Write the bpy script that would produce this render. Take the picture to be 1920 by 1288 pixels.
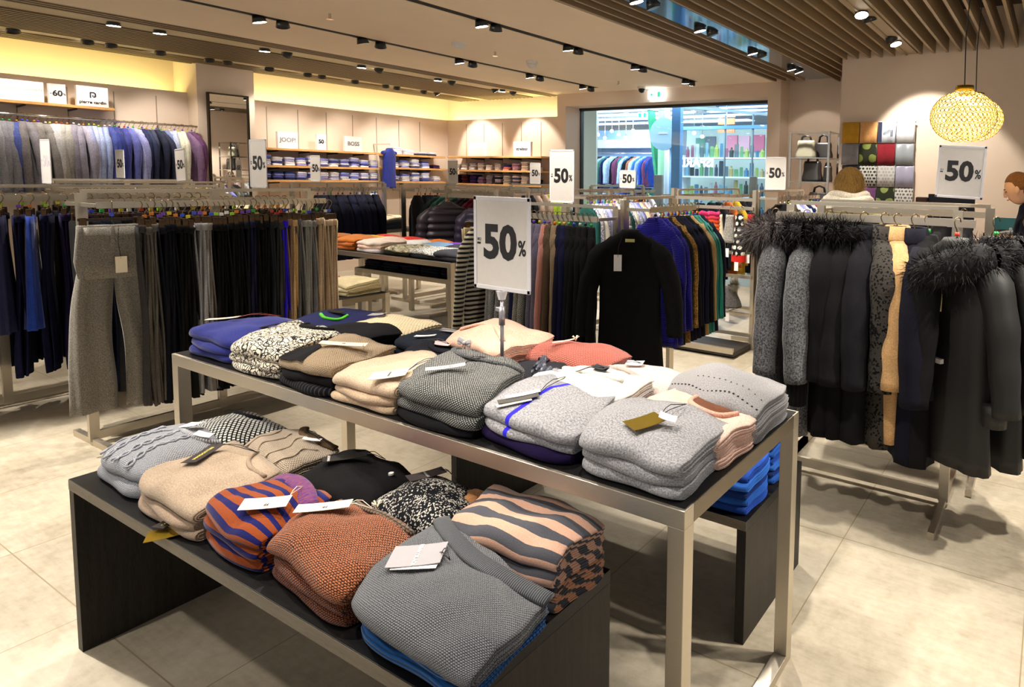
import bpy, bmesh, math, random
from mathutils import Vector, Matrix
R = random.Random(7)
PI = math.pi
sc = bpy.context.scene
C = sc.collection
for o in list(bpy.data.objects): bpy.data.objects.remove(o)

# ---------------------------------------------------------------- camera, world, light, exposure
cam = bpy.data.cameras.new('camera'); camo = bpy.data.objects.new('camera', cam); C.objects.link(camo)
F, PX, PY, YAW, PIT, ROL = 1209.48, 1304.7, 431.8, 1.0652, 0.0804, -0.0201
cam.sensor_width = 36.0; cam.lens = F/1920*36
cam.shift_x = (960-PX)/1920; cam.shift_y = (PY-644)/1920
cam.clip_start = 0.05; cam.clip_end = 80
fw = Vector((math.sin(YAW)*math.cos(PIT), math.cos(YAW)*math.cos(PIT), -math.sin(PIT)))
rt = Vector((math.cos(YAW), -math.sin(YAW), 0)); dn = fw.cross(rt)
cr, sr = math.cos(ROL), math.sin(ROL)
rt2 = rt*cr + dn*sr; dn2 = dn*cr - rt*sr
camo.matrix_world = Matrix(((rt2.x, -dn2.x, -fw.x, 0), (rt2.y, -dn2.y, -fw.y, 0), (rt2.z, -dn2.z, -fw.z, 1.6), (0, 0, 0, 1)))
sc.camera = camo
sc.view_settings.view_transform = 'Standard'; sc.view_settings.look = 'None'
sc.view_settings.gamma = 1; sc.view_settings.use_curve_mapping = False
sc.view_settings.exposure = 0.72
w = bpy.data.worlds.new('world'); sc.world = w; w.use_nodes = True
w.node_tree.nodes['Background'].inputs[0].default_value = (1.0, 0.95, 0.88, 1)
w.node_tree.nodes['Background'].inputs[1].default_value = 0.30

def lamp(kind, loc, power, color=(1, .93, .83), aim=None, angle=75, blend=.6, size=.05, sy=None, name='spot_lamp'):
    l = bpy.data.lights.new(name, kind); l.energy = power; l.color = color
    if kind == 'SPOT': l.spot_size = math.radians(angle); l.spot_blend = blend; l.shadow_soft_size = size
    elif kind == 'AREA':
        l.shape = 'RECTANGLE'; l.size = size; l.size_y = sy or size
    else: l.shadow_soft_size = size
    o = bpy.data.objects.new(name, l); C.objects.link(o); o.location = loc
    if aim: o.rotation_euler = (Vector(aim)-Vector(loc)).to_track_quat('-Z', 'Y').to_euler()
    return o

# ---------------------------------------------------------------- materials
def lin(h):
    h = h.lstrip('#'); c = [int(h[i:i+2], 16)/255 for i in (0, 2, 4)]
    return tuple((x/12.92 if x <= .04045 else ((x+.055)/1.055)**2.4) for x in c)+(1,)
MC = {}
class NT:
    def __init__(s, name):
        s.m = bpy.data.materials.new(name); s.m.use_nodes = True; s.t = s.m.node_tree
        s.b = s.t.nodes['Principled BSDF']
    def n(s, kind, **k):
        nd = s.t.nodes.new(kind)
        for a, v in k.items():
            if a[0] == 'i' and a[1:].isdigit(): s.put(nd.inputs[int(a[1:])], v)
            elif a in [i.name for i in nd.inputs]: s.put(nd.inputs[a], v)
            else: setattr(nd, a, v)
        return nd
    def put(s, inp, v):
        if isinstance(v, bpy.types.NodeSocket): s.t.links.new(v, inp)
        else: inp.default_value = v
    def math(s, op, a, b=0.0, c=0.0):
        nd = s.n('ShaderNodeMath', operation=op); s.put(nd.inputs[0], a); s.put(nd.inputs[1], b); s.put(nd.inputs[2], c); return nd.outputs[0]
    def mix(s, f, a, b):
        nd = s.n('ShaderNodeMix', data_type='RGBA'); s.put(nd.inputs[0], f); s.put(nd.inputs[6], a); s.put(nd.inputs[7], b); return nd.outputs[2]
    def coord(s, uv=False, scale=(1, 1, 1), rot=(0, 0, 0)):
        tc = s.n('ShaderNodeTexCoord'); mp = s.n('ShaderNodeMapping'); s.t.links.new(tc.outputs['UV' if uv else 'Object'], mp.inputs[0])
        mp.inputs['Scale'].default_value = scale; mp.inputs['Rotation'].default_value = rot; return mp.outputs[0]
    def noise(s, co, sc_, det=3, rough=.6):
        return s.n('ShaderNodeTexNoise', Vector=co, Scale=sc_, Detail=det, Roughness=rough).outputs[0]
    def ramp(s, v, *stops):
        r = s.n('ShaderNodeValToRGB'); s.put(r.inputs[0], v); e = r.color_ramp.elements
        while len(e) < len(stops): e.new(.5)
        for i, (p, c) in enumerate(stops): e[i].position = p; e[i].color = c if len(c) == 4 else (*c, 1)
        return r.outputs[0]
    def bump(s, h, st=.4, d=.002):
        b = s.n('ShaderNodeBump', Strength=st, Distance=d, Height=h); s.put(s.b.inputs['Normal'], b.outputs[0])
    def fin(s, col, rough=.9, metal=0, sheen=0):
        s.put(s.b.inputs['Base Color'], col); s.b.inputs['Roughness'].default_value = rough; s.b.inputs['Metallic'].default_value = metal
        if sheen:
            s.b.inputs['Sheen Weight'].default_value = sheen; s.b.inputs['Sheen Roughness'].default_value = .4
        return s.m
def sc4(c, f): return (min(1, c[0]*f), min(1, c[1]*f), min(1, c[2]*f), 1)
def plain(name, hexc, rough=.5, metal=0, emit=0, alpha=None):
    k = ('p', name)
    if k in MC: return MC[k]
    t = NT(name); c = lin(hexc); co = t.coord()
    n = t.noise(co, 40)
    col = t.mix(n, sc4(c, .93), sc4(c, 1.06)); t.fin(col, rough, metal)
    if emit:
        t.b.inputs['Emission Color'].default_value = c; t.b.inputs['Emission Strength'].default_value = emit
    MC[k] = t.m; return t.m
def steel(name='brushed steel', hexc='#cfc6b6', rough=.4):
    k = ('s', name)
    if k in MC: return MC[k]
    t = NT(name); c = lin(hexc); co = t.coord(scale=(3, 3, 3))
    n = t.noise(t.coord(scale=(4, 4, 60)), 12, 4)
    col = t.mix(n, sc4(c, .8), sc4(c, 1.1)); t.fin(col, rough, 1); t.put(t.b.inputs['Roughness'], t.math('MULTIPLY_ADD', n, .2, rough-.1))
    MC[k] = t.m; return t.m
def fab(hexc, kind='wool', hex2=None, uv=False, s=1.0, **kw):
    k = (hexc, kind, hex2, uv, s, tuple(sorted(kw.items())))
    if k in MC: return MC[k]
    t = NT('%s fabric' % kind); c = lin(hexc); c2 = lin(hex2) if hex2 else sc4(c, .45)
    co = t.coord(uv); sh = .22 if max(c[:3]) > .12 else .0
    if kind == 'wool':
        n = t.noise(co, 230*s, 2, .7); n2 = t.noise(co, 14, 2)
        col = t.mix(t.ramp(t.math('MULTIPLY_ADD', n, .75, t.math('MULTIPLY', n2, .25)), (.33, (0, 0, 0)), (.67, (1, 1, 1))), sc4(c, .62), sc4(c, 1.28)); t.bump(n, .35, .0015)
    elif kind == 'melange':
        n = t.noise(co, 230*s, 3, .75); f = t.ramp(n, (.38, (0, 0, 0)), (.62, (1, 1, 1)))
        col = t.mix(f, c2, c); t.bump(n, .5, .002)
    elif kind == 'knit':
        u = t.coord(uv, scale=(230*s, 230*s, 230*s)); sp = t.n('ShaderNodeSeparateXYZ', i0=u)
        X, Y = sp.outputs[0], (sp.outputs[1] if uv else sp.outputs[2])
        row = t.math('FLOOR', t.math('DIVIDE', Y, 1.6)); xs = t.math('MULTIPLY_ADD', row, .5*PI, X)
        st = t.math('MULTIPLY', t.math('ABSOLUTE', t.math('SINE', xs)), t.math('ABSOLUTE', t.math('SINE', t.math('MULTIPLY', Y, PI/1.6))))
        nz = t.noise(co, 190*s, 1); f = t.math('MULTIPLY_ADD', nz, kw.get('nz', .5), t.math('MULTIPLY', st, 1-kw.get('nz', .5)))
        f = t.ramp(f, (kw.get('lo', .18), (0, 0, 0)), (kw.get('hi', .55), (1, 1, 1)))
        col = t.mix(f, c2, c); t.bump(st, .8, .004)  # stitch valleys coloured darker: painted shade plus second yarn colour
    elif kind == 'rib':
        u = t.coord(uv, scale=(1, 1, 1)); sp = t.n('ShaderNodeSeparateXYZ', i0=u)
        v = t.math('ABSOLUTE', t.math('SINE', t.math('MULTIPLY', sp.outputs[kw.get('ax', 0)], 420*s)))
        n = t.noise(co, 300, 2); col = t.mix(t.math('MULTIPLY', t.math('POWER', v, .6), t.math('MULTIPLY_ADD', n, .6, .6)), sc4(c, .35), sc4(c, 1.15)); t.bump(v, .8, .004)  # shade in the grooves between ribs is put into the colour
    elif kind == 'stripe':
        sp = t.n('ShaderNodeSeparateXYZ', i0=co)
        nz = t.noise(co, 6, 1); a = t.math('ADD', sp.outputs[kw.get('ax', 1)], t.math('MULTIPLY', nz, .015))
        f = t.math('GREATER_THAN', t.math('FRACT', t.math('DIVIDE', a, kw.get('per', .04))), kw.get('duty', .5))
        base = t.mix(f, c, c2); n = t.noise(co, 260, 2); hi = t.mix(n, (.6, .6, .6, 1), (1, 1, 1, 1))
        mx = t.n('ShaderNodeMix', data_type='RGBA', blend_type='MULTIPLY'); mx.inputs[0].default_value = 1; t.put(mx.inputs[6], base); t.put(mx.inputs[7], hi)
        col = mx.outputs[2]; t.bump(n, .4, .0015)
    elif kind == 'onestripe':
        sp = t.n('ShaderNodeSeparateXYZ', i0=co); v = t.math('SUBTRACT', sp.outputs[1], kw['v0']); k_ = t.math('MULTIPLY', t.math('POWER', t.math('MAXIMUM', v, 0.0), 1.5), kw.get('k', .5))
        f = t.math('LESS_THAN', t.math('ABSOLUTE', t.math('SUBTRACT', sp.outputs[0], t.math('ADD', k_, kw['u0']))), .0075)
        n = t.noise(co, 150, 3, .75); g = t.mix(t.ramp(n, (.38, (0, 0, 0)), (.62, (1, 1, 1))), c2, c); col = t.mix(f, g, (.03, .02, .75, 1)); t.bump(n, .5, .002)
    elif kind == 'floral':
        nz = t.n('ShaderNodeTexNoise', Vector=co, Scale=30.0, Detail=1.0)
        va = t.n('ShaderNodeVectorMath', operation='MULTIPLY_ADD'); t.put(va.inputs[0], nz.outputs[1]); va.inputs[1].default_value = (.02, .02, .02); t.put(va.inputs[2], co)
        vo = t.n('ShaderNodeTexVoronoi', feature='F1', Vector=va.outputs[0], Scale=18.0*s)
        e = t.n('ShaderNodeTexVoronoi', feature='DISTANCE_TO_EDGE', Vector=va.outputs[0], Scale=46.0*s)
        ring = t.math('ABSOLUTE', t.math('SINE', t.math('MULTIPLY', vo.outputs[0], 13.0)))
        f = t.math('MINIMUM', t.math('GREATER_THAN', ring, .35), t.math('GREATER_THAN', e.outputs[0], .06))
        col = t.mix(f, c2, c); t.bump(t.noise(co, 250, 1), .3, .001)
    elif kind == 'dots':
        u = t.coord(uv, scale=(1/kw.get('per', .011),)*3, rot=(0, 0, kw.get('rot', .5))); sp = t.n('ShaderNodeSeparateXYZ', i0=u)
        yy = sp.outputs[1] if uv else sp.outputs[2]
        r_ = t.math('MULTIPLY', t.math('FLOOR', yy), .5)
        xx = sp.outputs[0] if uv else t.math('ADD', sp.outputs[0], sp.outputs[1])
        a = t.math('GREATER_THAN', t.math('FRACT', t.math('ADD', xx, r_)), .38); b = t.math('GREATER_THAN', t.math('FRACT', yy), .38)
        if kw.get('round'):
            q = lambda v: t.math('SUBTRACT', t.math('FRACT', v), .5)
            fx, fy = q(t.math('ADD', xx, r_)), q(yy); col = t.mix(t.math('LESS_THAN', t.math('ADD', t.math('MULTIPLY', fx, fx), t.math('MULTIPLY', fy, fy)), .10), c2, c)
        else: col = t.mix(t.math('MULTIPLY', a, b), c2, c)
    elif kind == 'sparkle':
        vo = t.n('ShaderNodeTexVoronoi', feature='F1', Vector=co, Scale=330.0*s); wn = t.n('ShaderNodeTexWhiteNoise'); t.put(wn.inputs[0], vo.outputs['Position'])
        g = t.noise(co, 9, 2); th = t.math('SUBTRACT', 1.25 if not kw.get('grad') else 1.0, g)
        if kw.get('grad'):
            sp = t.n('ShaderNodeSeparateXYZ', i0=co); th = t.math('MULTIPLY_ADD', sp.outputs[1], kw['grad'], kw.get('off', 0))
        f = t.math('GREATER_THAN', wn.outputs[0], th)
        base = c
        if kw.get('hex3'):
            base = t.mix(t.math('GREATER_THAN', kw['t3'], sp.outputs[1]), c, lin(kw['hex3']))
        col = t.mix(f, base, c2); t.bump(vo.outputs[0], .5, .002)
    elif kind == 'satin':
        n = t.noise(co, 90, 2); col = t.mix(n, sc4(c, .85), sc4(c, 1.1)); t.bump(n, .1, .001); sh = 0
    elif kind == 'denim':
        n = t.noise(co, 420, 2); n2 = t.noise(co, 11, 3); col = t.mix(t.math('MULTIPLY_ADD', n, .35, t.math('MULTIPLY', n2, .65)), sc4(c, .35), sc4(c, 1.7)); t.bump(n, .3, .001); sh = 0
    elif kind == 'plaid':
        sp = t.n('ShaderNodeSeparateXYZ', i0=co); per = kw.get('per', .03)
        a = t.math('GREATER_THAN', t.math('FRACT', t.math('DIVIDE', sp.outputs[1], per)), .5); b = t.math('GREATER_THAN', t.math('FRACT', t.math('DIVIDE', sp.outputs[2], per)), .5)
        col = t.mix(t.math('MULTIPLY', t.math('ADD', a, b), .5), c, c2)
    t.b.inputs['Specular IOR Level'].default_value = .5 if kind == 'satin' else .18
    MC[k] = t.fin(col, kw.get('rough', .35 if kind == 'satin' else .95), 0, sh); return MC[k]
def wood(name, h1, h2, rough=.45, scale=(1, 1, 1)):
    k = ('w', name)
    if k in MC: return MC[k]
    t = NT(name); co = t.coord(scale=scale)
    nz = t.noise(co, 6, 5, .65); nf = t.noise(t.coord(scale=tuple(x*8 for x in scale)), 10, 4)
    col = t.mix(t.ramp(t.math('MULTIPLY_ADD', nf, .5, t.math('MULTIPLY', nz, .5)), (.38, (0, 0, 0)), (.62, (1, 1, 1))), lin(h1), lin(h2)); t.bump(nf, .25, .002)
    MC[k] = t.fin(col, rough); return t.m
def plaster(name, hexc):
    t = NT(name); c = lin(hexc); co = t.coord(); n = t.noise(co, 2.2, 3); n2 = t.noise(co, 90, 3)
    t.bump(n2, .05, .002); return t.fin(t.mix(n, sc4(c, .94), sc4(c, 1.05)), .85)
def floor_mat():
    t = NT('concrete look floor tile'); co = t.coord(); sp = t.n('ShaderNodeSeparateXYZ', i0=co)
    def ln(v, off, per):
        f = t.math('FRACT', t.math('DIVIDE', t.math('ADD', v, off), per)); return t.math('LESS_THAN', t.math('MULTIPLY', t.math('MINIMUM', f, t.math('SUBTRACT', 1.0, f)), per), .0022)
    g = t.math('MAXIMUM', ln(sp.outputs[0], 9.5-2.77, .95), ln(sp.outputs[1], 7.35-.01, .733))
    n1 = t.noise(co, 1.6, 6, .65); n2 = t.noise(co, 22, 5, .7); n3 = t.noise(t.coord(scale=(6, 1, 1)), 9, 4)
    m = t.math('MULTIPLY_ADD', n1, .5, t.math('MULTIPLY_ADD', n2, .3, t.math('MULTIPLY', n3, .2)))
    base = t.ramp(m, (.32, lin('#8f8470')), (.5, lin('#b0a591')), (.68, lin('#c4bcaa')))
    col = t.mix(g, base, lin('#8c7f62')); t.bump(n2, .08, .002)
    t.fin(col, .42); t.put(t.b.inputs['Roughness'], t.math('MULTIPLY_ADD', n2, .3, .28)); return t.m
def glass_mat(name, tint=(1, 1, 1, 1), rough=.0, gl=.08):
    k = ('g', name)
    if k in MC: return MC[k]
    m = bpy.data.materials.new(name); m.use_nodes = True; t = m.node_tree; t.nodes.clear()
    o = t.nodes.new('ShaderNodeOutputMaterial'); mx = t.nodes.new('ShaderNodeMixShader'); a = t.nodes.new('ShaderNodeBsdfTransparent'); b = t.nodes.new('ShaderNodeBsdfGlossy')
    a.inputs[0].default_value = tint; b.inputs['Roughness'].default_value = rough
    lw = t.nodes.new('ShaderNodeFresnel'); lw.inputs[0].default_value = 1.45
    t.links.new(lw.outputs[0], mx.inputs[0]); t.links.new(a.outputs[0], mx.inputs[1]); t.links.new(b.outputs[0], mx.inputs[2]); t.links.new(mx.outputs[0], o.inputs[0])
    MC[k] = m; return m
def fur_mat(h1='#0b0a0b', h2='#3a3436'):
    k = ('fur', h1)
    if k in MC: return MC[k]
    t = NT('fur'); n = t.noise(t.coord(), 60, 2); t.fin(t.mix(n, lin(h1), lin(h2)), .7); t.b.inputs['Specular IOR Level'].default_value = .2; MC[k] = t.m; return t.m

# ---------------------------------------------------------------- geometry helpers
WL = {}
def tag(o, label=None, cat=None, group=None, kind=None):
    if label: o['label'] = label
    if cat: o['category'] = cat
    if group: o['group'] = group
    if kind: o['kind'] = kind
    return o
def struct(o, label=None): o['kind'] = 'structure'; return tag(o, label) if label else o
class MB:
    def __init__(s): s.v = []; s.f = []; s.u = {}; s.m = []; s.cm = 0; s.flat = set()
    def add(s, vs, fs, uv=None):
        b = len(s.v); s.v += [tuple(x) for x in vs]
        for f in fs: s.f.append(tuple(i+b for i in f)); s.m.append(s.cm)
        if uv:
            for i, q in enumerate(uv): s.u[b+i] = q
        return s
    def box(s, x0, x1, y0, y1, z0, z1):
        return s.add([(x0, y0, z0), (x1, y0, z0), (x1, y1, z0), (x0, y1, z0), (x0, y0, z1), (x1, y0, z1), (x1, y1, z1), (x0, y1, z1)],
                     [(0, 3, 2, 1), (4, 5, 6, 7), (0, 1, 5, 4), (1, 2, 6, 5), (2, 3, 7, 6), (3, 0, 4, 7)])
    def bar(s, p, q, w_=.02, h=.02, up=(0, 0, 1)):
        p, q = Vector(p), Vector(q); d = (q-p).normalized(); up = Vector(up)
        if abs(d.dot(up)) > .95: up = Vector((1, 0, 0))
        a = d.cross(up).normalized()*w_/2; b = a.cross(d).normalized()*h/2
        vs = [p-a-b, p+a-b, p+a+b, p-a+b, q-a-b, q+a-b, q+a+b, q-a+b]
        return s.add(vs, [(0, 1, 2, 3), (7, 6, 5, 4), (0, 4, 5, 1), (1, 5, 6, 2), (2, 6, 7, 3), (3, 7, 4, 0)])
    def tube(s, pts, r, n=8, cap=True, sx=1.0):
        pts = [Vector(p) for p in pts]; rs = r if isinstance(r, (list, tuple)) else [r]*len(pts)
        vs = []; fs = []; prev = None
        for i, p in enumerate(pts):
            d = (pts[min(i+1, len(pts)-1)]-pts[max(i-1, 0)]).normalized()
            if prev is None:
                a = d.cross(Vector((0, 0, 1)));
                if a.length < .05: a = d.cross(Vector((1, 0, 0)))
                a.normalize()
            else:
                a = (prev-d*prev.dot(d)).normalized()
            prev = a; b = d.cross(a)
            for k in range(n):
                t = 2*PI*k/n; vs.append(p+a*math.cos(t)*rs[i]*sx+b*math.sin(t)*rs[i])
        for i in range(len(pts)-1):
            for k in range(n): fs.append((i*n+k, i*n+(k+1) % n, (i+1)*n+(k+1) % n, (i+1)*n+k))
        if cap: fs += [tuple(range(n))[::-1], tuple((len(pts)-1)*n+k for k in range(n))]
        return s.add(vs, fs)
    def rings(s, rings, close=True, cap=True):
        n = len(rings[0]); vs = [p for r in rings for p in r]; fs = []
        for i in range(len(rings)-1):
            for k in range(n if close else n-1): fs.append((i*n+k, i*n+(k+1) % n, (i+1)*n+(k+1) % n, (i+1)*n+k))
        if cap: fs += [tuple(range(n))[::-1], tuple((len(rings)-1)*n+k for k in range(n))]
        return s.add(vs, fs)
    def disc(s, c, r, nrm=(0, 0, 1), n=16, th=.002):
        c = Vector(c); d = Vector(nrm).normalized()
        return s.tube([c-d*th/2, c+d*th/2], r, n)
    def mk(s, name, mat, parent=None, smooth=False, origin=None, bevel=0, sub=0, mats=None):
        vs = s.v
        if origin is None:
            xs = [v[0] for v in vs]; ys = [v[1] for v in vs]; zs = [v[2] for v in vs]
            origin = ((min(xs)+max(xs))/2, (min(ys)+max(ys))/2, min(zs))
        ox, oy, oz = origin
        me = bpy.data.meshes.new(name); me.from_pydata([(x-ox, y-oy, z-oz) for x, y, z in vs], [], s.f)
        for m_ in (mats or [mat]): me.materials.append(m_)
        if mats:
            for p, i in zip(me.polygons, s.m): p.material_index = i
        if s.u:
            l = me.uv_layers.new(name='UVMap')
            for lp in me.loops: l.data[lp.index].uv = s.u.get(lp.vertex_index, (0, 0))
        bm = bmesh.new(); bm.from_mesh(me); bmesh.ops.recalc_face_normals(bm, faces=bm.faces); bm.to_mesh(me); bm.free()
        me.polygons.foreach_set('use_smooth', [smooth]*len(me.polygons))
        o = bpy.data.objects.new(name, me); C.objects.link(o); WL[o.name] = Vector(origin)
        if parent: o.parent = parent; o.location = Vector(origin)-WL[parent.name]
        else: o.location = origin
        if bevel:
            b = o.modifiers.new('bevel', 'BEVEL'); b.width = bevel; b.segments = 2; b.limit_method = 'ANGLE'
        if sub:
            b = o.modifiers.new('subsurf', 'SUBSURF'); b.levels = sub; b.render_levels = sub
        return o
def box(name, x0, x1, y0, y1, z0, z1, mat, parent=None, bevel=0): return MB().box(x0, x1, y0, y1, z0, z1).mk(name, mat, parent, bevel=bevel)
def empty(name, loc):
    o = bpy.data.objects.new(name, None); C.objects.link(o); o.location = loc; o.empty_display_size = .1; WL[o.name] = Vector(loc); return o
TXT = {}
def text(s_, M, size, mat, parent, name='lettering', off=0.0, sx=1.0, ex=.0004):
    """lettering centred on the local origin, lying in local XY"""
    k = (s_, size, off, sx, ex)
    if k not in TXT:
        cu = bpy.data.curves.new('t', 'FONT'); cu.body = s_; cu.size = size; cu.align_x = 'CENTER'; cu.align_y = 'CENTER'; cu.offset = off; cu.extrude = ex; cu.resolution_u = 3
        ob = bpy.data.objects.new('t', cu); C.objects.link(ob); bpy.context.view_layer.update()
        me = bpy.data.meshes.new_from_object(ob); bpy.data.objects.remove(ob); me.transform(Matrix.Diagonal((sx, 1, 1, 1))); TXT[k] = me
    me = TXT[k].copy(); me.transform(M.to_3x3().to_4x4()); me.materials.clear(); me.materials.append(mat)
    o = bpy.data.objects.new(name, me); C.objects.link(o); p = M.to_translation(); WL[o.name] = p
    if parent: o.parent = parent; o.location = p-WL[parent.name]
    else: o.location = p
    return o
def frame(p, x, y):
    """matrix with origin p, local X along x, local Y along y"""
    x = Vector(x).normalized(); y = Vector(y); z = x.cross(y).normalized(); y = z.cross(x)
    return Matrix(((x.x, y.x, z.x, p[0]), (x.y, y.y, z.y, p[1]), (x.z, y.z, z.z, p[2]), (0, 0, 0, 1)))
STEEL = steel(); REFL_STEEL = steel('steel with painted dark reflection', '#8d8272', .4); CHROME = steel('chrome', '#d8d4cc', .12)
BLACK = plain('black plastic', '#0c0b0b', .4); WHITEP = plain('white card', '#dedbd9', .6); INK = plain('black ink', '#16151a', .6)
GREYP = plain('pale grey printed card', '#d2ccc6', .55); GOLD = plain('gold foil', '#b5962e', .3, .9)
WALL = plaster('warm beige wall paint', '#d3c0ae'); CEIL = plaster('ceiling paint', '#e6d3ba')
BLACKWOOD = wood('black stained ash', '#040405', '#141314', .42, (1, .2, 1)); BLACKWOOD.node_tree.nodes['Principled BSDF'].inputs['Specular IOR Level'].default_value = .25; OAK = wood('oak shelf', '#b07c46', '#d9a768', .4, (1, 1, 6))
BLACKSIDE = wood('charcoal ash veneer', '#14110e', '#2e2720', .5, (9, 9, .6)); BLACKSIDE.node_tree.nodes['Principled BSDF'].inputs['Specular IOR Level'].default_value = .3
CLEAR = glass_mat('clear acrylic'); WINGLASS = glass_mat('window glass', (.93, .98, 1, 1))

# ---------------------------------------------------------------- the room: floor, walls, ceiling
ZC = 2.94
struct(box('floor', -1.2, 24, -2.2, 12.5, -.12, 0, floor_mat()))
def slab(name, boxes, mat, parent=None):
    m = MB()
    for b in boxes: m.box(*b)
    o = m.mk(name, mat, parent); o['kind'] = 'structure'; return o
slab('wall_left', [(-1.2, 8.35, 9.95, 10.02, 0, 2.58), (-1.2, 8.75, 10.3, 10.45, 0, 3.4)], WALL)
slab('wall_back', [(8.35, 8.42, 7.3, 10.02, 0, 2.58), (8.66, 8.75, 7.3, 10.3, 0, 3.4), (8.35, 8.8, 7.12, 7.3, 0, 3.4), (8.35, 8.8, 3.53, 7.12, 2.74, 3.4)], WALL)
slab('wall_back.001', [(8.35, 8.8, 3.34, 3.53, 0, 3.4), (8.66, 8.8, 2.0, 3.34, 0, 3.4)], WALL)
slab('wall_right', [(7.15, 8.7, 1.9, 2.14, 0, 3.4), (7.15, 7.4, -2.2, 1.9, 0, 3.4)], WALL)
slab('wall_left.001', [(4.22, 4.9, 9.7, 10.3, 0, 3.4)], WALL)        # the column that carries the mirror
for i, x in enumerate([2.62, 3.04, 3.46, 3.88, 5.18, 5.62, 6.05, 6.48, 6.9, 7.32, 7.74]):
    m = MB(); m.box(x-.004, x+.004, 9.944, 9.952, .2, 2.5)
    struct(m.mk('trim_%d' % (i+1), plain('shelf channel', '#8b7b6b', .6)))
for i, y in enumerate([9.45, 9.0, 8.55, 8.1, 7.65]):
    m = MB(); m.box(8.344, 8.352, y-.004, y+.004, .2, 2.5)
    struct(m.mk('trim_%d' % (i+20), plain('shelf channel', '#8b7b6b', .6)))
# window: header, frame, panes
WD = plain('dark window frame', '#2a241d', .5)
slab('window_1', [(8.7, 8.8, 3.5, 7.2, 2.70, 2.78), (8.72, 8.8, 7.1, 7.14, 0, 2.72)], WD)
pan = box('window_pane', 8.745, 8.755, 3.53, 7.12, 0, 2.71, WINGLASS, None); pan['kind'] = 'structure'; pan.name = 'window_2'
# plain ceiling in strips with two lamp slots
ceil = slab('ceiling', [(-1.2, 7.97, 3.45, 4.42, ZC, 3.1), (-1.2, 7.97, 4.52, 6.13, ZC, 3.1), (-1.2, 7.97, 6.23, 7.33, ZC, 3.1), (7.97, 8.62, 3.45, 7.33, ZC, 3.1)], CEIL)
DARK = plain('painted slot shade', '#0b0908', .8)
slab('slot_shade_fill', [(-1.2, 7.97, 4.42, 4.52, ZC+.004, 3.1), (-1.2, 7.97, 6.13, 6.23, ZC+.004, 3.1)], DARK).name = 'ceiling.001'  # slots filled flush with near-black, their inner shade put into colour
slab('c2', [(-1.2, 8.62, 7.33, 10.3, 3.22, 3.34)], plaster('cream ceiling board', '#d8cba6')).name = 'ceiling.002'
slab('c3', [(-1.2, 8.75, 1.32, 3.45, 3.16, 3.3), (-1.2, 8.75, -2.2, 1.32, 3.36, 3.5)], plain('brown void above slats', '#3a2c1e', .8)).name = 'ceiling.003'
for nm in ('ceiling.001', 'ceiling.002', 'ceiling.003'):
    if nm in bpy.data.objects: bpy.data.objects[nm]['kind'] = 'structure'
SLW = plain('slat lacquer', '#8a7558', .5); SLL = plain('slat lacquer dark', '#7d6a4c', .5)
srt = struct(empty('ceiling.004', (3, 1.5, ZC)), 'slatted ceiling over the right half of the shop')
srl = struct(empty('ceiling.005', (3, 8.6, ZC)), 'slatted ceiling along the left wall')
def slat(y, parent, mat, x1, hh=.13, x0=-1.2): box('slat', x0, x1, y-.012, y+.012, ZC, ZC+hh, mat, parent)
for y in [3.42, 3.3, 3.17, 3.03]: slat(y, srt, SLW, 8.4)
y = 2.62
while y > 1.45:
    slat(y, srt, SLW, 8.66 if y > 2.14 else 7.15); y -= .13
y = 1.30
while y > -2.1: slat(y, srt, SLW, 7.15, .16); y -= .128
box('lamp_tray', -1.2, 7.15, 1.34, 1.5, ZC+.012, ZC+.03, plain('tray paint', '#9a8a70', .6), srt)
box('lamp_tray', -1.2, 8.4, 2.66, 2.97, ZC+.012, ZC+.03, steel('mirror tray', '#9ab0c4', .08), srt)
y = 7.36
def lslat(y): box('slat', -1.2, 8.55, y-.016, y+.016, ZC, ZC+.045, SLL, srl)
for y in [7.35, 7.44, 7.53, 7.62]: lslat(y)
y = 8.04
while y < 9.1: lslat(y); y += .092
for y in [9.36, 9.45, 9.54, 9.63, 9.72, 9.81]: lslat(y)
box('lamp_tray', -1.2, 8.5, 7.68, 7.98, ZC+.012, ZC+.03, plain('tray paint warm', '#b9aa88', .6), srl)
box('lamp_tray', -1.2, 8.5, 9.1, 9.3, ZC+.012, ZC+.03, plain('tray paint warm', '#b9aa88', .6), srl)
# exit sign, smoke detectors, sprinklers, dome cameras
e = empty('exit_sign', (8.30, 5.33, 2.775)); tag(e, 'small lit emergency exit sign above the shop window', 'exit sign')
box('sign_box', 8.27, 8.33, 5.21, 5.45, 2.775, 2.9, plain('exit sign face', '#e8f4ff', .4, emit=5), e)
box('green_figure', 8.262, 8.269, 5.23, 5.28, 2.80, 2.88, plain('exit green', '#19b070', .4, emit=1.5), e)
box('green_arrow', 8.262, 8.269, 5.37, 5.40, 2.82, 2.86, plain('exit green', '#19b070', .4, emit=1.5), e)
for n_, (x, y, lb) in enumerate([(4.73, 5.45, 'round white smoke detector between the two ceiling lamp slots, nearest the camera')]):
    e = empty('smoke_detector', (x, y, ZC-.05)); tag(e, lb, 'smoke detector')
    MB().tube([(x, y, ZC-.03), (x, y, ZC)], [.07, .075], 20).mk('housing', WHITEP, e); MB().tube([(x, y, ZC-.05), (x, y, ZC-.03)], [.045, .05], 20).mk('sensor', WHITEP, e)
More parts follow.
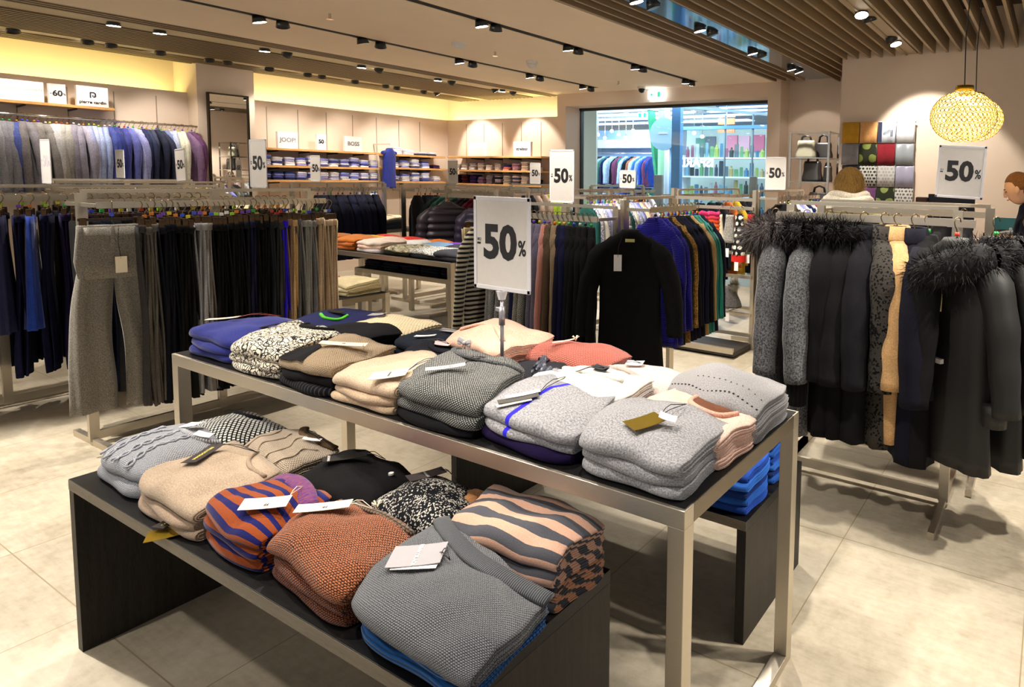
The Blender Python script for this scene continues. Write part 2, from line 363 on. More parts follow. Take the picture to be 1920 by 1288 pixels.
for x, y, lb in [(5.22, 5.45, 'small sprinkler head on the plain ceiling beside the smoke detector'), (7.5, 5.44, 'small sprinkler head on the plain ceiling close to the shop window'), (3.4, 5.5, 'small sprinkler head at the top edge of the photo')]:
    e = empty('sprinkler', (x, y, ZC-.05)); tag(e, lb, 'sprinkler')
    MB().tube([(x, y, ZC-.045), (x, y, ZC)], .012, 8).mk('stem', CHROME, e); MB().disc((x, y, ZC-.048), .03, n=10).mk('deflector', CHROME, e)
for x, y, lb, ball in [(5.83, 5.49, 'white dome security camera in the middle of the plain ceiling', False), (8.1, 5.45, 'dark dome security camera just in front of the exit sign', True)]:
    e = empty('security_camera', (x, y, ZC-.09)); tag(e, lb, 'camera')
    MB().tube([(x, y, ZC-.03), (x, y, ZC)], .065, 18).mk('base', WHITEP, e)
    MB().tube([(x, y, ZC-.09), (x, y, ZC-.075), (x, y, ZC-.05), (x, y, ZC-.03)], [.015, .04, .052, .05], 16).mk('dome', BLACK if ball else WHITEP, e, smooth=True)

# ---------------------------------------------------------------- ceiling lamps
LENS = plain('lamp lens', '#fff6e6', .3, emit=14); LENSD = plain('unlit lamp lens', '#3a3733', .3)
HOUS = plain('lamp housing', '#141313', .35); RINGM = plain('lamp bezel', '#bfb7ac', .4)
LN = {}
def spot(x, y, z, aim, power, lit=True, where='', ang=70, blend=.7, col=(1, .92, .81), r=.052, show=True):
    if show:
        k = where; LN[k] = LN.get(k, 0)+1
        e = empty('ceiling_spotlight', (x, y, z-.03)); d = (Vector(aim)-Vector((x, y, z))).normalized()
        ordn = ['nearest the camera', 'second away', 'third away', 'fourth away', 'fifth away', 'sixth away', 'seventh away', 'eighth away', 'ninth away', 'tenth away', 'eleventh away', 'twelfth away', 'thirteenth away', 'fourteenth away', 'fifteenth away', 'sixteenth away'][LN[k]-1]
        tag(e, '%s ceiling spotlight in the %s, %s' % ('lit' if lit else 'dark turned-away', where, ordn), 'ceiling light', 'spotlights in the '+where)
        p = Vector((x, y, z+.02)); MB().tube([p-d*.035, p+d*.03], [r*.8, r*1.12], 16).mk('housing', HOUS, e, smooth=True)
        MB().disc(p+d*.031, r*1.0, d, 18).mk('lens', LENS if lit else LENSD, e)
        z = z+.02+d.z*.04; x += d.x*.045; y += d.y*.045
    if lit and power: lamp('SPOT', (x, y, z-.02), power, col, aim, ang, blend, .04)
W1 = 'slot nearer the left wall'; W0 = 'slot in the middle of the ceiling'
for i, x in enumerate([2.9, 4.12, 5.27, 6.49, 7.7]):
    spot(x, 4.47, ZC-.045, (x+.6, 4.0+.2*i, 0), 160, True, W0, 62)
    spot(x+.17, 4.47, ZC-.045, (x+1, 5.4, 0), 0, i == 4, W0)
for i, x in enumerate([3.18, 4.15, 5.36, 6.52, 7.62]):
    spot(x, 6.18, ZC-.045, (x+.7, 6.0, 0), 120 if i != 1 else 0, i != 1, W1, 62)
    spot(x+.2, 6.18, ZC-.045, (x+1.2, 7.4, .3), 0, i == 4, W1)
W2 = 'slatted strip, inner lamp row'
for i, x in enumerate([2.75, 3.11, 4.08, 5.24, 6.41, 7.64]):
    spot(x, 7.83, ZC-.01, (x+.1, 8.0, 0), 130, True, W2, 80)
    if i > 1: spot(x+.25, 7.83, ZC-.01, (x+.6, 9.8, 1.5), 85, i > 2, W2, 46, .8)
W3 = 'slatted strip, row beside the left wall'
for i, x in enumerate([2.43, 3.0, 3.2, 3.65, 4.15, 4.35, 4.85, 5.35, 5.55, 6.05, 6.55, 6.75, 7.25]):
    spot(x, 9.2, ZC-.01, (x+.35, 9.9, 1.6), 34, True, W3, 75, .8) if i in (0, 3, 6, 9, 12, 1, 7, 11) else spot(x, 9.2, ZC-.01, (x+.5, 9.95, 1.2), 0, False, W3)
# wall washers that shine on the back wall
for x, y, a in [(7.5, 9.2, (8.34, 9.05, 1.9)), (7.55, 7.9, (8.34, 7.75, 1.9))]:
    spot(x, y, ZC-.01, a, 62, True, 'slatted strip, lamps facing the back wall', 62, .35)
W4 = 'mirrored tray of the right slatted ceiling'
for i, (x, y) in enumerate([(4.15, 2.86), (5.19, 2.88), (6.35, 2.88), (7.45, 2.86)]):
    spot(x, y, ZC-.01, (x+.5, 2.4, .4), 160, True, W4, 66)
    spot(x+.2, y-.02, ZC-.01, (x+.9, 2.0, 0), 0, i == 3, W4)
W5 = 'tray nearest the right wall'
spot(5.24, 1.43, ZC-.01, (4.4, .9, 0), 160, True, W5, 66); spot(5.45, 1.42, ZC-.01, (6.4, .8, 0), 0, False, W5)
spot(6.25, 1.42, ZC-.01, (7.14, 1.15, 1.7), 95, True, W5, 64, .25); spot(6.45, 1.42, ZC-.01, (6.0, .6, 0), 90, True, W5, 64, .3)
spot(7.8, 2.86, ZC+.06, (8.65, 2.9, 1.7), 45, True, 'alcove ceiling', 70, .3)
# unseen lamps: lamp rows continued out of view, others added to brighten floor and signs
for x, y, a, p_ in [(1.75, 4.47, (1.5, 3.9, 0), 110), (.6, 4.47, (.7, 3.2, .5), 110), (2.0, 6.18, (1.6, 6.1, 0), 90), (.9, 6.18, (.9, 5.4, 0), 110), (.6, 6.0, (2.6, 5.2, 1.3), 120), (2.4, 2.86, (4.6, 2.8, 1.3), 110), (1.2, 1.43, (3.1, .8, .9), 90), (.5, 5.3, (.7, 4.2, 0), 380), (4.1, 0.2, (3.2, -.3, 0), 160),
                    (3.0, 2.86, (3.2, 2.6, 0), 60), (1.9, 2.86, (1.55, 2.0, .85), 80), (.75, 2.86, (1.1, 2.3, .8), 70), (-.3, 2.86, (.9, 1.9, .6), 65),
                    (4.1, 1.43, (3.0, .8, 0), 90), (2.9, 1.43, (2.9, .5, 0), 110), (1.75, 1.43, (1.5, 1.0, .85), 65), (.6, 1.43, (1.0, 1.2, .6), 70), (2.6, -.9, (2.75, .1, 0), 200), (2.2, .3, (1.9, .9, .8), 70), (3.3, -.4, (3.0, .3, .3), 60)]:
    spot(x, y, ZC-.05, a, p_, True, '', 60, .5, show=False)
# cove lights hidden behind the top edge of the left and back panels
YEL = (1, .90, .33)
lamp('AREA', (1.5, 10.12, 2.5), 24, YEL, (1.5, 10.26, 2.9), size=5.2, sy=.06, name='cove_lamp')
lamp('AREA', (6.65, 10.12, 2.5), 15, (1, .90, .42), (6.65, 10.26, 2.9), size=3.4, sy=.06, name='cove_lamp')
lamp('AREA', (8.5, 8.75, 2.5), 13, (1, .90, .42), (8.62, 8.75, 2.9), size=2.8, sy=.06, name='cove_lamp')

# ---------------------------------------------------------------- folded garments
def smooth(x): x = max(0, min(1, x)); return x*x*(3-2*x)
def nz2(a, b, s):
    return (math.sin(a*5.1+s*1.7)*math.cos(b*4.3+s*2.3)+.5*math.sin(a*11+b*7+s*3.1)+.35*math.cos(a*17-b*13+s))/1.85
class Fold:
    """one folded sweater lying in a stack: nested U-shaped sheets swept along the fold"""
    def __init__(s, quad, z0, h, seed=0, amp=.006, droop=.0, bulge=.012, zc=(0, 0, 0, 0), dome=0, base=None):
        cc_ = (sum(x for x, y in quad)/4, sum(y for x, y in quad)/4); s.q = [Vector((cc_[0]+(x-cc_[0])*1.04, cc_[1]+(y-cc_[1])*1.07, 0)) for x, y in quad]; s.z0 = z0; s.base = z0 if base is None else base; s.h = h; s.seed = seed; s.amp = amp; s.droop = droop; s.bulge = bulge; s.zc = zc; s.dome = dome
        s.W = ((s.q[1]-s.q[0]).length+(s.q[2]-s.q[3]).length)/2; s.D = ((s.q[3]-s.q[0]).length+(s.q[2]-s.q[1]).length)/2
    def pt(s, a, b, z, lift=0):
        """a across, b depth (0 front .. 1 back), z metres above stack base"""
        ee = abs(2*a-1)
        bb = b+(.085*ee**4)*(1-smooth(b*2)) + .02*math.sin(a*7+s.seed*23)*(1-smooth(b*3))
        aa = a+.012*math.sin(b*8+s.seed)+(.03*(2*b-1)**4)*(1 if a < .5 else -1)*ee**4
        p = (s.q[0]*(1-aa)+s.q[1]*aa)*(1-bb)+(s.q[3]*(1-aa)+s.q[2]*aa)*bb
        k = z/max(s.h, 1e-4); zt_ = max(0, s.z0-s.base+z); ss = int(s.seed)
        dz = s.amp*nz2(a*1.3+.3, b*1.2, s.seed)*(.4+.6*k)+zt_*(.13*nz2(a*.75+.2, b*.6, ss*1.3)-.10*(abs(2*a-1)**3)-.10*(1-smooth(min(b, 1)*3)))+k*.0022*math.sin(a*21+b*9+s.seed*5)*math.sin(b*17-a*6+s.seed)
        dz += k*s.bulge*(math.sin(PI*max(0, min(1, a)))**.7*math.sin(PI*min(1, max(0, b*.8+.15)))**.8-.5)
        dz -= s.droop*(1-smooth(min(b, 1)*3.2))
        c = s.zc; dz += (c[0]*(1-a)+c[1]*a)*(1-b)+(c[3]*(1-a)+c[2]*a)*b
        return Vector((p.x, p.y, s.z0+z+dz+s.dome*math.sin(PI*max(0, min(1, a)))+lift))
    def build(s, name, mat, parent=None, K=2, th=None, jit=.012, na=16, u0=0):
        r = random.Random(s.seed*31+5); m = MB(); step = s.h/(2*K)
        for k in range(K):
            r0 = s.h/2-k*step; r1 = max(r0-step*.86, .0006) if k < K-1 else max(r0-step*.92, .0006)
            a0 = r.uniform(0, jit)+.004; a1 = 1-r.uniform(0, jit)-.004; b1 = 1-r.uniform(0, .03)-k*.02
            D = s.D; back = D*b1; fr = s.h/2*.9
            def path(rad):
                pts = []; nb = 9
                for i in range(nb): pts.append((back+(fr-back)*i/nb, s.h/2-rad))
                for i in range(9):
                    t = PI/2+PI*i/8; pts.append((fr+math.cos(t)*rad*.9+0*rad, s.h/2-math.sin(t)*rad))
                for i in range(1, nb+1): pts.append((fr+(back-fr)*i/nb, s.h/2+rad))
                return pts
            P1 = path(r0); P2 = path(r1)
            aa = [a0, a0+.012]+[a0+.012+(a1-a0-.024)*i/(na-1) for i in range(1, na-1)]+[a1-.012, a1]
            loop = P1+P2[::-1]; n = len(loop); uvv = []; L = 0; acc = []
            for i in range(len(P1)):
                if i: L += math.hypot(P1[i][0]-P1[i-1][0], P1[i][1]-P1[i-1][1])
                acc.append(L)
            acc = acc+acc[::-1]
            rings = []; uv = []
            for j, a in enumerate(aa):
                e = j in (0, len(aa)-1); ring = []
                for i, (b, z) in enumerate(loop):
                    if e:
                        o = loop[n-1-i]; b, z = b*.68+o[0]*.32, z*.68+o[1]*.32
                    ring.append(s.pt(a, b/D, z)); uv.append((a*s.W+u0, acc[i]+s.seed*.37))
                rings.append(ring)
            base = len(m.v); m.rings(rings, True, False)
            for i, q in enumerate(uv): m.u[base+i] = q
            h2 = len(P1)
            for st, fl in ((0, 0), ((len(aa)-1)*n, 1)):
                for i in range(h2-1): m.f.append((base+st+i, base+st+i+1, base+st+n-2-i, base+st+n-1-i)); m.m.append(0)
        o = m.mk(name, mat, parent, smooth=True); return o
    def top(s, a, b, lift=.002): return s.pt(a, b, s.h, lift)
def neckline(fd, parent, mat, path, wd=.018, inner=None, nm='collar'):
    pts = [fd.top(a, b, .004) for a, b in path]; m = MB(); rs = []; uv = []; L = 0
    P = []
    for i in range(len(pts)-1):
        for k in range(4): P.append(pts[i].lerp(pts[i+1], k/4))
    P.append(pts[-1])
    for _ in range(3): P = [P[0]]+[(P[i-1]+P[i]*2+P[i+1])/4 for i in range(1, len(P)-1)]+[P[-1]]
    for i, p in enumerate(P):
        d = (P[min(i+1, len(P)-1)]-P[max(i-1, 0)]).normalized(); sd = d.cross(Vector((0, 0, 1))).normalized()*wd/2
        if i: L += (p-P[i-1]).length
        u = Vector((0, 0, 1)); ring = [p-sd-u*.004, p-sd*.9+u*.003, p-sd*.3+u*.006, p+sd*.3+u*.006, p+sd*.9+u*.003, p+sd-u*.004]
        rs.append(ring); uv += [(L, k*.004) for k in range(6)]
    m.rings(rs, True, True)
    for i, q in enumerate(uv): m.u[i] = q
    m.mk(nm, mat, parent, smooth=True)
    if inner:
        m = MB(); c = sum(pts, Vector())/len(pts); n = len(P); m.add([c+Vector((0, 0, .001))]+[p+Vector((0, 0, .001)) for p in P], [(0, i+1, i+2) for i in range(n-1)]+[(0, n, 1)]); m.mk('neck_opening', inner, parent)
def card(fd, parent, a, b, ang, wd, hh, mat, txt=None, tm=None, tsz=.012, tx=0, ty=0, trot=0, lift=.010, tilt=0, string=None, smat=None, second=None, nm='price_tag', bold=0, txts=None, roll=0):
    """a card lying on the folded garment; wd along its long side; a may be a world (x, y)"""
    if isinstance(a, tuple):
        a, b = min(((i/40, j/40) for i in range(-4, 45) for j in range(-6, 45)), key=lambda q: (lambda v: (v.x-a[0])**2+(v.y-a[1])**2)(fd.top(*q)))
    p = fd.top(a, b, lift); ax = (fd.top(min(a+.08, 1), b)-fd.top(a-.08, b)).normalized(); ay = (fd.top(a, b+.08)-fd.top(a, b-.08)).normalized(); n = ax.cross(ay).normalized()
    if n.z < 0: n = -n
    n = (n+Vector((-.12, 0, 1.1))).normalized()
    ca, sa = math.cos(ang), math.sin(ang); X = Vector((-sa, -ca, 0)) if False else Vector((math.cos(ang), math.sin(ang), 0))
    X = (X-n*X.dot(n)).normalized(); Y = n.cross(X); X = (X*math.cos(tilt)+n*math.sin(tilt)).normalized(); Y = (Y*math.cos(roll)+n*math.sin(roll)).normalized(); N = X.cross(Y)
    p = p+n*(abs(math.sin(tilt))*wd/2+abs(math.sin(roll))*hh/2)
    if second:
        q = p-N*.002; X2 = (X*math.cos(second[1])+Y*math.sin(second[1])); Y2 = N.cross(X2); m = MB(); q = q+Y*second[2]+X*second[3]
        m.add([q+X2*sx_*wd/2*.85+Y2*sy_*hh/2*.9+N*z_ for z_ in (-.0006, .0006) for sx_, sy_ in ((-1, -1), (1, -1), (1, 1), (-1, 1))], [(3, 2, 1, 0), (4, 5, 6, 7), (0, 1, 5, 4), (1, 2, 6, 5), (2, 3, 7, 6), (3, 0, 4, 7)])
        m.mk('second_tag', second[0], parent)
    m = MB(); rows = []
    for i in range(5):
        t = -1+2*i/4; cv = N*(.002*(t*t)); rows.append([p+X*t*wd/2+cv-Y*hh/2-N*.0006, p+X*t*wd/2+cv+Y*hh/2-N*.0006, p+X*t*wd/2+cv+Y*hh/2+N*.0006, p+X*t*wd/2+cv-Y*hh/2+N*.0006])
    m.rings(rows); t_ = m.mk(nm, mat, parent)
    for tt in (txts or ([(txt, tsz, tx, ty, trot)] if txt else [])):
        s_, z_, x_, y_, r_ = tt; c_, s2 = math.cos(r_), math.sin(r_)
        text(s_, frame(p+X*x_+Y*y_+N*(.0012+.002*(2*x_/wd)**2), X*c_+Y*s2, Y*c_-X*s2), z_, tm, t_, off=bold)
    if string:
        e0 = p+X*wd*.44; e1 = fd.top(*string, .008); mid = (e0+e1)/2+Vector((0, 0, .012))
        for dy in (-.004, .004):
            pts = [e0, e0.lerp(mid, .6)+Y*dy*2+Vector((0, 0, .004)), mid+Y*dy*3, mid.lerp(e1, .6)+Y*dy, e1]
            MB().tube(pts, .0011, 6).mk('tag_string', smat or BLACK, parent, smooth=True)
        MB().tube([e0-X*.003, e0+X*.004], .003, 8).mk('knot', smat or BLACK, parent)
    return p, X, Y, N
UP = [(.30, 1.0), (.32, .86), (.42, .76), (.58, .76), (.68, .86), (.70, 1.0)]
def stack(items, quad, z0, seed=0, zc=(0, 0, 0, 0), bulge=.012, droop=0):
    """items bottom to top: dict(h, mat, name, label, cat, group, K, dx, ...). returns list of (fold, object)"""
    out = []; z = z0
    for i, it in enumerate(items):
        r = random.Random(seed*17+i); q = it.get('quad') or [(x+r.uniform(-.006, .006)+it.get('dx', 0), y+r.uniform(-.006, .006)+it.get('dy', 0)) for x, y in quad]
        topm = i == len(items)-1
        fd = Fold(q, z, it['h'], seed+i*.13, it.get('amp', .0015 if not topm else .0035), it.get('droop', droop if topm else 0), it.get('bulge', bulge if topm else .002), it.get('zc', zc if topm else (0, 0, 0, 0)), base=z0)
        o = fd.build(it.get('name', 'folded_sweater'), it['mat'], K=it.get('K', 3))
        tag(o, it['label'], it.get('cat', 'sweater'), it.get('group')); out.append((fd, o)); z += it['h']*.97
    return out

# ---------------------------------------------------------------- hanging garments (prototypes hang from local origin)
def oval(cy, cz, hw, ht, n=24, p=2.6, fold=0.0, ph=0.0, cx=0.0, k=9):
    pts = []
    for i in range(n):
        t = 2*PI*i/n; c, s_ = math.cos(t), math.sin(t)
        f = 1+fold*math.sin(k*t+ph)
        y = cy+hw*abs(c)**(2/p)*(1 if c > 0 else -1)*(1+.15*(f-1)); x = cx+ht*f*abs(s_)**(2/p)*(1 if s_ > 0 else -1)
        pts.append((x, y, cz))
    return pts
def hook_mb(m, z0=-.07):
    pts = [(0, 0, z0-.05), (0, 0, z0)]+[(0, .016+.018*math.cos(t), -.016+.020*math.sin(t)) for t in [-PI*1.1+PI*1.45*i/9 for i in range(10)]][::1]
    pts = [(0, 0, z0-.05), (0, 0, z0), (0, -.004, -.045), (0, -.016, -.028), (0, -.02, -.012), (0, -.013, .004), (0, 0, .009), (0, .013, .004), (0, .018, -.012)]
    m.tube([(y, x, z) if False else (x, y, z) for x, y, z in pts], .0026, 6)
def rot90(vs): return [(-y, x, z) for x, y, z in vs]
HK = steel('hanger wire', '#8d7a5c', .3)
HP = plain('black hanger', '#131112', .3); HWD = plain('dark wood hanger', '#2b1710', .35); HWH = plain('pale hanger', '#e6e2da', .4); HGY = plain('grey hanger card', '#4a4044', .5)
def hanger_top(root, mat=HP, w_=.2, ring=True, z=-.085):
    m = MB(); hook_mb(m); m.v = rot90(m.v); o = m.mk('hanger_hook', HK, root, smooth=True)
    m = MB(); m.tube([(0, -w_*.8, z-.10), (0, -w_*.5, z-.065), (0, -w_*.2, z-.03), (0, 0, z-.004), (0, w_*.2, z-.03), (0, w_*.5, z-.065), (0, w_*.8, z-.10)], [.006, .007, .009, .013, .009, .007, .006], 8)
    m.mk('hanger', mat, root, smooth=True)
    if ring:
        m = MB(); m.tube([(0, 0, -.072), (0, 0, -.056)], [.011, .009], 8); m.mk('size_ring', plain('size ring', '#d8d0c0', .4), root, smooth=True)
def clip_hanger(root, w_=.15, mat=HWD, hooky=0):
    m = MB(); hook_mb(m); m.v = rot90(m.v); m.mk('hanger_hook', HK, root, smooth=True)
    m = MB(); m.bar((0, -w_, -.095), (0, w_, -.095), .012, .014); m.mk('hanger', mat, root)
    for y in (-w_*.85, w_*.85):
        m = MB(); m.box(-.014, .014, y-.014, y+.014, -.15, -.085); m.mk('clip', steel('bronze clip', '#5c4630', .3), root, bevel=.003)
    m = MB(); m.box(-.01, .01, -.008, .008, -.078, -.06); m.mk('size_ring', plain('size ring', '#d8d0c0', .4), root)
def torso(m, L, sw=.20, th=.05, flare=1.05, seed=0, quilt=0, neck=.055, sl=.62, sr=.052, sth=.9, z0=-.085, shdrop=.065, arm=.0, body=True):
    r = random.Random(seed); ph = r.uniform(0, 6); rings = []
    zz = [(.004, neck, th*.7, .0), (-.012, neck*1.2, th*.85, 0), (-.035, sw*.52, th*.9, 0), (-.062, sw*.74, th*.95, 0), (-.085, sw*.88, th, 0), (-.125, sw*.96, th, .02), (-.2, sw, th, .05)]
    n = 14
    for i in range(1, n+1):
        t = i/n; z = -.2-(L-.2)*t; zz.append((z, sw*(1-.06*math.sin(PI*t)+(flare-1)*t), th*(.92+.25*t), .05+.16*t))
    zz.append((-L+.004, sw*flare*.97, th*1.1, .2)); 
    if quilt:
        zz2 = []
        for a, b in zip(zz[:-1], zz[1:]):
            for k in range(3): zz2.append(tuple(a[j]+(b[j]-a[j])*k/3 for j in range(4)))
        zz = zz2+[zz[-1]]
    for z, hw, ht, f in zz:
        q = 1+(quilt*abs(math.sin(z*PI/.075)) if quilt and z < -.05 else 0)
        rings.append(oval(math.sin(z*5+ph)*.004, z0+z, hw*(1+(q-1)*.3), ht*q, 28, 2.7, f*.6, ph+z*3, math.sin(z*4+ph)*.006))
    m.rings(rings, True, True)
    for s_ in (-1, 1):
        pts = []; rs = []; nn = 16 if not quilt else 34
        for i in range(nn+1):
            t = i/nn; y = s_*(sw*(.60+.36*smooth(t*5))+.05*smooth(t*2)+.012*math.sin(t*4+ph)+arm*t); z = z0-.05-.02*smooth(t*6)-(sl+.02)*t; x = .010*math.sin(t*3.5+ph+s_)
            pts.append((x, y, z)); rs.append((sr*(.82+.25*math.sin(min(1, t*4)*PI/2)-.45*(1-smooth(t*7))-.32*t+.03*math.sin(t*23+ph))*(1+(quilt*.8*abs(math.sin(t*sl*PI/.075)) if quilt else 0))))
        m.tube(pts, rs, 12, True, sth)
def proto(name, cat):
    o = {'name': name, 'cat': cat}; return o
PROTO = {}
def newproto(key, name, cat, mb, mat, hang):
    o = mb.mk(name, mat, None, smooth=True, origin=(0, 0, 0)); hang(o); PROTO[key] = (o, name, cat); o.location = (0, 0, -30)
    for c in o.children: c.hide_render = False
    return o
base = fab('#333333')
for sd in range(3):
    m = MB(); torso(m, .74, .20, .045, 1.02, sd); newproto('jacket%d' % sd, 'jacket', 'jacket', m, base, lambda o: hanger_top(o))
    m = MB(); torso(m, .98, .20, .062, 1.15, sd+5, sl=.60, sr=.072, arm=.05, sth=1.0); newproto('coat%d' % sd, 'coat', 'coat', m, base, lambda o: hanger_top(o))
    m = MB(); torso(m, .82, .185, .028, 1.05, sd+9, sl=.62, sr=.045, sth=.7); newproto('knit%d' % sd, 'cardigan', 'cardigan', m, base, lambda o: hanger_top(o))
    m = MB(); torso(m, .70, .2, .03, 1.05, sd+12, sl=.56, sr=.05, sth=.7); newproto('shirt%d' % sd, 'shirt', 'shirt', m, base, lambda o: hanger_top(o, HWH))
    m = MB(); torso(m, .72, .21, .07, 1.04, sd+15, quilt=.28, sl=.58, sr=.062); newproto('puffer%d' % sd, 'quilted_jacket', 'jacket', m, base, lambda o: hanger_top(o))
def leg(m, y0, y1, w0, w1, x, L, th, seed, z0=-.135, zc=-.42, xs=0):
    r = random.Random(seed); ph = r.uniform(0, 6); rings = []
    for i in range(20):
        t = i/19; z = z0-(L)*t; y = y0+(y1-y0)*smooth(t*1.3); w_ = w0+(w1-w0)*t
        rings.append(oval(y+.006*math.sin(t*7+ph), z, w_*(1+.02*math.sin(t*15+ph)), th*(1+.35*t)*(1+.12*math.sin(t*9+ph)), 24, 2.3, .14+.34*t, ph+t*2, x+xs*t+.008*math.sin(t*6+ph), 5))
    m.rings(rings)
for sd in range(3):
    m = MB(); L = 1.02
    leg(m, 0, -.01, .105, .13, -.013, L, .013, sd); leg(m, .004, .012, .105, .128, .013, L-.006, .013, sd+40)
    m.rings([oval(0, -.125, .108, .026, 24), oval(0, -.13, .11, .03, 24), oval(0, -.165, .11, .03, 24), oval(0, -.168, .107, .026, 24)])
    newproto('pants%d' % sd, 'trousers', 'trousers', m, base, lambda o: clip_hanger(o, .1))
    m = MB(); leg(m, -.062, -.115, .07, .10, -.004, L, .03, sd+7); leg(m, .062, .12, .07, .10, .004, L, .03, sd+47)
    m.rings([oval(0, -.125, .145, .026, 28), oval(0, -.13, .148, .029, 28), oval(0, -.17, .15, .031, 28), oval(0, -.32, .165, .036, 28, fold=.1), oval(0, -.42, .15, .03, 28, fold=.1)])
    newproto('wide%d' % sd, 'trousers', 'trousers', m, base, lambda o: clip_hanger(o, .14))
    m = MB(); rings = []
    for i in range(14):
        t = i/13; rings.append(oval(0, -.13-.72*t, .13+.08*t, .022+.02*t, 36, 2.4, .02+.35*t, sd+t, 0, 9))
    m.rings(rings); newproto('skirt%d' % sd, 'skirt', 'skirt', m, base, lambda o: clip_hanger(o, .11))
RINGC = [plain('ring '+n, h, .35) for n, h in (('red', '#d8402c'), ('orange', '#e88a2a'), ('yellow', '#e3d13a'), ('green', '#3cba54'), ('lime', '#a7d83c'), ('blue', '#3a56d8'), ('purple', '#7a4ac0'), ('white', '#f0ece4'), ('black', '#111111'))]
def hang(key, loc, rz, mat, label, group=None, tilt=0, ringm=None, cat=None, sz=1.0, hangm=None, kids=True, name=None, tx=0):
    src, nm, ct = PROTO[key]; o = src.copy(); o.name = name or nm; C.objects.link(o)
    o.location = loc; o.rotation_euler = (tx, tilt, rz); o.scale = (1, sz, sz) if sz != 1 else (1, 1, 1); WL[o.name] = Vector(loc)
    o.material_slots[0].link = 'OBJECT'; o.material_slots[0].material = mat
    tag(o, label, cat or ct, group)
    if kids:
        for c in src.children:
            d = c.copy(); d.parent = o; C.objects.link(d)
            d.name = c.name.split('.')[0]
            if d.name.startswith('size_ring'):
                d.material_slots[0].link = 'OBJECT'; d.material_slots[0].material = ringm or R.choice(RINGC)
            if d.name.startswith('hanger') and 'hook' not in d.name and hangm:
                d.material_slots[0].link = 'OBJECT'; d.material_slots[0].material = hangm
    return o
ORD = ['first', 'second', 'third', 'fourth', 'fifth', 'sixth', 'seventh', 'eighth', 'ninth', 'tenth', 'eleventh', 'twelfth', 'thirteenth', 'fourteenth', 'fifteenth', 'sixteenth', 'seventeenth', 'eighteenth', 'nineteenth', 'twentieth', 'twenty-first', 'twenty-second', 'twenty-third', 'twenty-fourth', 'twenty-fifth', 'twenty-sixth', 'twenty-seventh', 'twenty-eighth', 'twenty-ninth', 'thirtieth', 'thirty-first', 'thirty-second', 'thirty-third', 'thirty-fourth', 'thirty-fifth', 'thirty-sixth', 'thirty-seventh', 'thirty-eighth', 'thirty-ninth', 'fortieth', 'forty-first', 'forty-second', 'forty-third', 'forty-fourth', 'forty-fifth', 'forty-sixth', 'forty-seventh', 'forty-eighth', 'forty-ninth', 'fiftieth']
def row(items, p0, p1, rz, where, group, kind, kids=True, jz=.0, ends='from the left', jr=.05, frm=0):
    """items: list of (key, mat, colour word) spread along the rail from p0 to p1"""
    n = len(items); p0 = Vector(p0); p1 = Vector(p1); out = []
    for i, it in enumerate(items):
        t = (i+.5)/n+R.uniform(-.18, .18)/n; p = p0.lerp(p1, t); col = it[2]; kd = it[3] if len(it) > 3 else kind
        out.append(hang(it[0], (p.x, p.y, p.z-R.uniform(0, jz)), rz+R.uniform(-jr, jr), it[1], '%s %s, %s %s %s' % (col, kd, ORD[i+frm], ends, where), group, R.uniform(-.012, .012), kids=kids))
    return out

# ---------------------------------------------------------------- racks
def rack(label, p0, p1, zt, zh, off=.2, sides=(1, -1), mid=(), feet=.5, name='clothes_rack', base=True, toprail=True, group=None, post=(.03, .045)):
    """freestanding steel rack: top rail, posts, hanging bars on arms, T feet"""
    p0 = Vector((*p0, 0)); p1 = Vector((*p1, 0)); d = (p1-p0); L = d.length; d.normalize(); s_ = Vector((-d.y, d.x, 0))
    e = empty(name, tuple((p0+p1)/2)); tag(e, label, 'clothes rack', group)
    if toprail: MB().bar(p0+Vector((0, 0, zt-.01)), p1+Vector((0, 0, zt-.01)), .025, .02).mk('top_rail', STEEL, e)
    for t in (0, *mid, 1):
        q = p0.lerp(p1, t); MB().bar(q+Vector((0, 0, .02)), q+Vector((0, 0, zt-.02)), post[0], post[1], d).mk('post', STEEL, e)
        for k in sides: MB().bar(q, q+s_*off*k, .02, .02).mk('arm', STEEL, e).location.z += zh-.02
        if base and t in (0, 1): MB().bar(q-s_*feet/2+Vector((0, 0, .018)), q+s_*feet/2+Vector((0, 0, .018)), .03, .036).mk('foot', STEEL, e)
    for k in sides:
        a = p0+s_*off*k+Vector((0, 0, zh-.018)); b = p1+s_*off*k+Vector((0, 0, zh-.018)); MB().bar(a, b, .008, .036).mk('hanging_bar', STEEL, e)
    if base: MB().bar(p0+Vector((0, 0, .05)), p1+Vector((0, 0, .05)), .02, .05).mk('base_bar', STEEL, e)
    return e
